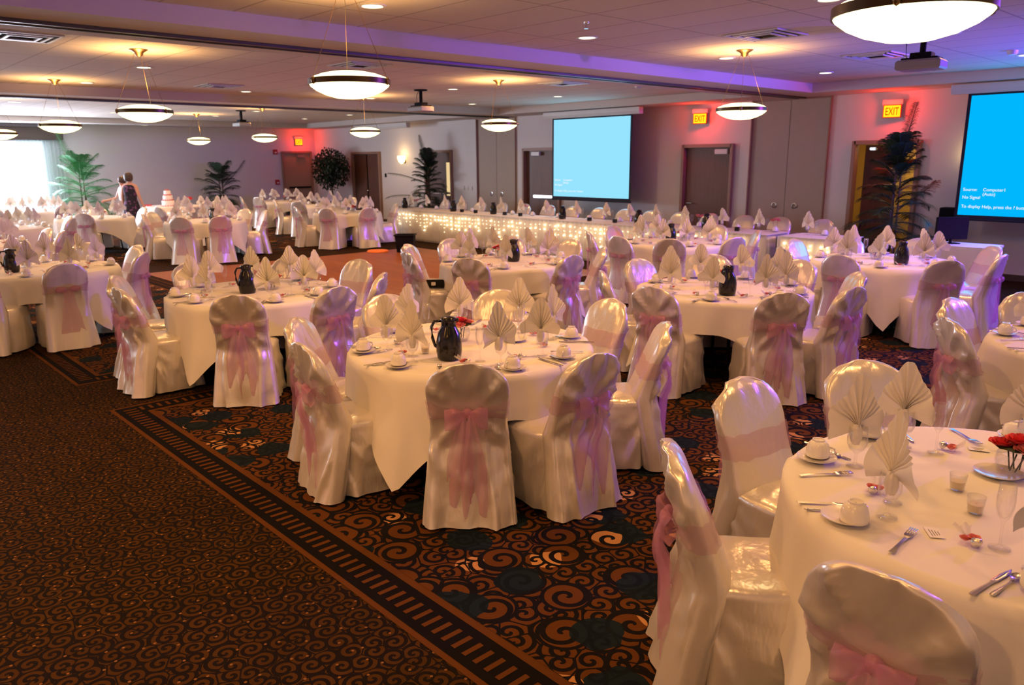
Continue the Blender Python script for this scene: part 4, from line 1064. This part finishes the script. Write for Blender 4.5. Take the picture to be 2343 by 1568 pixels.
palm(-24.9, 10.3, 2.3, spec_rand(7, 34, 2.2, .85, 1.1)+[(RW, 1.2, 1.2, .8, .05), (RW+PI, 1.2, .9, .5, .2)], M['leafdark'], 'dark potted palm against the far beige wall', seed=3, leaf=.30)
palm(-24.6, 6.2, 2.6, spec_rand(9, 34, 2.5, 1.05, 1.05)+[(RW+PI, 1.2, 1.2, .4, .2), (RW+PI, .6, 1.3, .4, .35), (RW, 1.1, 1.2, .35, .1), (RW+PI, 1.7, 1.2, 1.1, 0)], M['leafbright'], 'bright green potted palm beside the white curtain', seed=4, leaf=.34)
r = empty('potted_ficus', (-23.55, 13.5, 0)); B().lathe([(.15, 0), (.19, .02), (.22, .34), (.18, .34), (.002, .30)], 24, cap0=True).obj('planter', M['pot'], r)
B().tube([(0, 0, .28), (.02, .01, .7), (-.02, .0, 1.2), (.0, 0, 1.9)], [.035, .03, .025, .01], 8).obj('trunk', M['trunk'], r)
b = B(); Rn = random.Random(4)
for i in range(4200):
    v = Vector((Rn.gauss(0, 1), Rn.gauss(0, 1), Rn.gauss(0, 1))).normalized()*(Rn.random()**.4); p = Vector((v.x*.72, v.y*.6, 1.72+v.z*.68)); a = Vector((Rn.gauss(0, 1), Rn.gauss(0, 1), Rn.gauss(-.4, .6))).normalized(); s = a.cross(Vector((0, 0, 1))).normalized()*.028
    b.add([p, p+a*.05+s, p+a*.11, p+a*.05-s], [(0, 1, 2, 3)])
b.obj('foliage', M['leafdark'], r, 'all'); tag(r, 'dark round-crowned potted ficus left of the dark double door', 'plant')

# ------------------------------------------------------------------ cake table, people and small floor things
o = B().lathe([(.002, .755), (.75, .755), (.78, .745), (.80, .40), (.82, .02)], 60).obj('table_cover', M['skirtin'], None, 'all'); o.location = (-22.9, 8.0, 0); tag(o, 'white floor-length cloth over the round cake table', 'tablecloth')
rr_ = empty('fairy_light_string', (-22.9, 8.0, 0)); me = B().ball((0, 0, 0), .014, 8, 5).mesh('bulb', M['fairyback'], 'all')
for i in range(46):
    a = -2.6+i*.075+.02*(i % 3); q = bpy.data.objects.new('bulb', me); C.objects.link(q); q.parent = rr_; q.location = (.83*math.cos(a), .83*math.sin(a), .15+.55*((i*7) % 11)/11)
tag(rr_, 'warm fairy lights hung round the cake table cloth', 'string lights')
r = empty('wedding_cake', (-22.75, 7.85, .76))
for k, (rad, z, h) in enumerate(((.17, .0, .15), (.13, .16, .13), (.09, .30, .12))):
    B().lathe([(rad, z), (rad, z+h-.01), (rad-.01, z+h), (.002, z+h)], 28, cap0=True).obj('cake_tier', M['cake'], r)
    b = B(); [b.ball((rad*1.0*math.cos(i*.42), rad*1.0*math.sin(i*.42), z+.012), .02, 6, 4) for i in range(15)]; b.obj('flower_ring', M['pinkrose'], r, 'all')
b = B(); [rose(b, (.03*math.cos(i*2), .03*math.sin(i*2), .45), .035, seed=i) for i in range(3)]; b.obj('cake_topper', M['pinkrose'], r, 'all'); tag(r, 'three-tier white wedding cake with red flowers', 'cake')
r = empty('bouquet', (-22.6, 8.35, .76)); B().lathe([(.05, 0), (.06, .14), (.002, .13)], 12, cap0=True).obj('vase', M['glass'], r); b = B(); [rose(b, (.09*math.cos(i*1.1), .09*math.sin(i*1.1), .18+.02*(i % 3)), .045, seed=i) for i in range(7)]; b.obj('blooms', M['rose'], r, 'all'); tag(r, 'red flower bouquet right of the wedding cake', 'flowers')
r = empty('rose_bunch', (-22.9, 7.35, .76)); b = B(); [rose(b, (.07*math.cos(i*1.5), .07*math.sin(i*1.5), .04), .04, seed=i) for i in range(5)]; b.obj('blooms', M['rose'], r, 'all'); tag(r, 'loose red roses left of the wedding cake', 'flowers')

def person(loc, rz, H, arms, dress, hair_m, lb, dress_name, hair_len=.10, lean=0):
    r = empty('person', loc, rz); s = H/1.68
    V = []; E_ = []; Rd = []
    def add(p, rad, par=None):
        V.append(Vector(p)*s); Rd.append(rad*s); i = len(V)-1
        if par is not None: E_.append((par, i))
        return i
    pel = add((0, 0, .93), .125); wa = add((0, .0, 1.08), .105, pel); chs = add((0, .01, 1.25), .125, wa); nb = add((0, .01, 1.40), .07, chs); nk = add((0, .015, 1.46), .046, nb)
    hd1 = add((0, .02, 1.53), .078, nk); hd2 = add((0, .02, 1.60), .085, hd1); hd3 = add((0, .015, 1.655), .05, hd2)
    for sx in (-1, 1):
        sh = add((sx*.15, .0, 1.365), .055, nb); pts = arms[0 if sx < 0 else 1]
        el = add(pts[0], .042, sh); wr = add(pts[1], .027, el); d = (Vector(pts[1])-Vector(pts[0])).normalized(); pa = add(Vector(pts[1])+d*.06, .030, wr)
        si = d.cross(Vector((0, 1, 0))); si = si.normalized() if si.length > .1 else Vector((1, 0, 0))
        for q in range(4): add(Vector(pts[1])+d*(.125-.012*abs(q-1.5))+si*(q-1.5)*.02, .0085, add(Vector(pts[1])+d*.09+si*(q-1.5)*.017, .010, pa))
        add(Vector(pts[1])+d*.06+si*.06, .009, wr)
        hp = add((sx*.09, 0, .86), .095, pel); kn = add((sx*.10, .02, .49), .058, hp); ak = add((sx*.10, -.01, .09), .034, kn); add((sx*.11, .12, .03), .028, add((sx*.105, .0, .045), .036, ak))
    me = bpy.data.meshes.new('body'); me.from_pydata(V, E_, []); o = bpy.data.objects.new('body', me); C.objects.link(o); o.parent = r
    md = o.modifiers.new('skin', 'SKIN'); md.use_smooth_shade = True
    for i, sv in enumerate(me.skin_vertices[0].data): sv.radius = (Rd[i], Rd[i]*(.72 if i in (pel, wa, chs) else 1)); sv.use_root = (i == 0)
    o.modifiers.new('sub', 'SUBSURF').levels = 1; o.modifiers['sub'].render_levels = 1; me.materials.append(M['skin'])
    def ring(z, a, b2, yc=0, wv=0): return [(s*(a*(1+wv*math.sin(6*t))*math.cos(t)), s*(yc+b2*(1+wv*math.sin(6*t))*math.sin(t)), s*z) for t in [2*PI*j/36 for j in range(36)]]
    B().loft([ring(1.40, .105, .075, .0), ring(1.36, .165, .09), ring(1.28, .168, .115), ring(1.18, .155, .115), ring(1.07, .142, .108), ring(.98, .165, .122), ring(.88, .19, .14), ring(.70, .205, .165, 0, .02), ring(.55, .225, .18, 0, .04), ring(.42, .24, .195, 0, .06)], True).obj(dress_name, dress, r, 'all')
    if hair_m:
        B().loft([[(s*(rd*1.0*math.cos(t)), s*(.005+rd*1.02*math.sin(t)+.0), s*z) for t in [2*PI*j/24 for j in range(24)]] for rd, z in ((.072, 1.545-hair_len), (.098, 1.56-hair_len*.5), (.104, 1.60), (.094, 1.65), (.06, 1.69), (.01, 1.705))], True, False, True).obj('hair', hair_m, r, 'all').location = (0, -.012, 0)
        h = B()
        for sx in (-1, 1): h.ball((sx*.032*s, .100*s, 1.60*s), .009*s, 6, 4); h.ball((sx*.088*s, .02*s, 1.59*s), .02*s, 6, 4, (.4, .8, 1.3))
        h.ball((0, .112*s, 1.575*s), .014*s, 6, 4, (.7, 1, 1.3)); h.obj('facial_features', M['skin'], r, 'all')
    sh_ = B(); [sh_.ball((sx*.108*s, .05*s, .035*s), .05*s, 10, 5, (.85, 2.1, .65)) for sx in (-1, 1)]; sh_.obj('shoes', M['blackm'], r, 'all')
    return tag(r, lb, 'person')
RZ = math.atan2(FW.y, FW.x)-PI/2     # looking away from the camera
person((-20.9, 6.32, 0), RZ-.05, 1.70, (((-.21, .0, 1.10), (-.22, .06, .88)), ((.23, -.02, 1.10), (.30, .02, .84))), M['floral'], M['hair'], 'person seen from behind in a dark purple floral sleeveless dress', 'floral_dress', .06)
person((-21.5, 6.335, 0), RZ+2.5, 1.60, (((-.24, .08, 1.12), (-.20, .22, 1.0)), ((.26, .06, 1.12), (.40, .30, 1.05))), M['whitecloth'], M['hair'], 'person in a white top, mostly hidden behind the person in purple', 'white_dress', .03)
r = empty('waste_bin', (-14.05, 9.78, 0), RW)
B().loft([[(sx*w, sy*w, z) for sx, sy in ((-1, -1), (1, -1), (1, 1), (-1, 1))] for w, z in ((.17, 0), (.20, .36), (.225, .37), (.225, .39), (.19, .39), (.16, .02))], True, True, True).obj('bin_body', M['blackm'], r, False); tag(r, 'square black waste bin at the end of the head table', 'bin')
o = B().lathe([(.24, .02), (.22, .045), (.002, .05)], 28, cap0=True).obj('floor_disc', M['orange']); o.location = (-14.5, 9.35, 0); tag(o, 'bright orange disc lying on the dance floor edge', 'disc')
# speaker and screen at the right end
r = empty('loudspeaker', (-4.55, 13.9, 0), RW*0)
B().box((0, 0, .95), (.26, .24, .40)).obj('cabinet', M['blackm'], r, False, .01); B().tube([(0, 0, .75), (0, 0, .02)], .02, 8).obj('stand_pole', M['blackm'], r); k = B(); [k.tube([(0, 0, .35), (.3*math.cos(a), .3*math.sin(a), .012)], .012, 6) for a in (0, 2.1, 4.2)]; k.obj('stand_leg', M['blackm'], r); tag(r, 'black loudspeaker on a stand behind the right palm', 'loudspeaker')
r = empty('side_table', (-3.85, 12.3, 0)); b = B(); b.box((0, 0, .71), (.95, .62, .03)); b.obj('tabletop', M['linen'], r, False); b = B().grid(lambda u, v: ((-.48+.96*v), -.315-.012*math.sin(v*40)*u, .725-.70*u), 3, 60); b.obj('drape', M['linen'], r, 'all'); tag(r, 'small cloth-covered table beside the right palm', 'table')
r = empty('monitor', (-3.98, 12.3, .728), RW); B().box((0, 0, .22), (.46, .05, .32)).obj('display_panel', M['blackm'], r, False, .006); B().tube([(0, 0, .08), (0, 0, .01)], .02, 8).obj('stand', M['blackm'], r); B().box((0, 0, .006), (.22, .16, .012)).obj('base', M['blackm'], r, False, .004); tag(r, 'black display standing on the small table by the right palm', 'monitor')
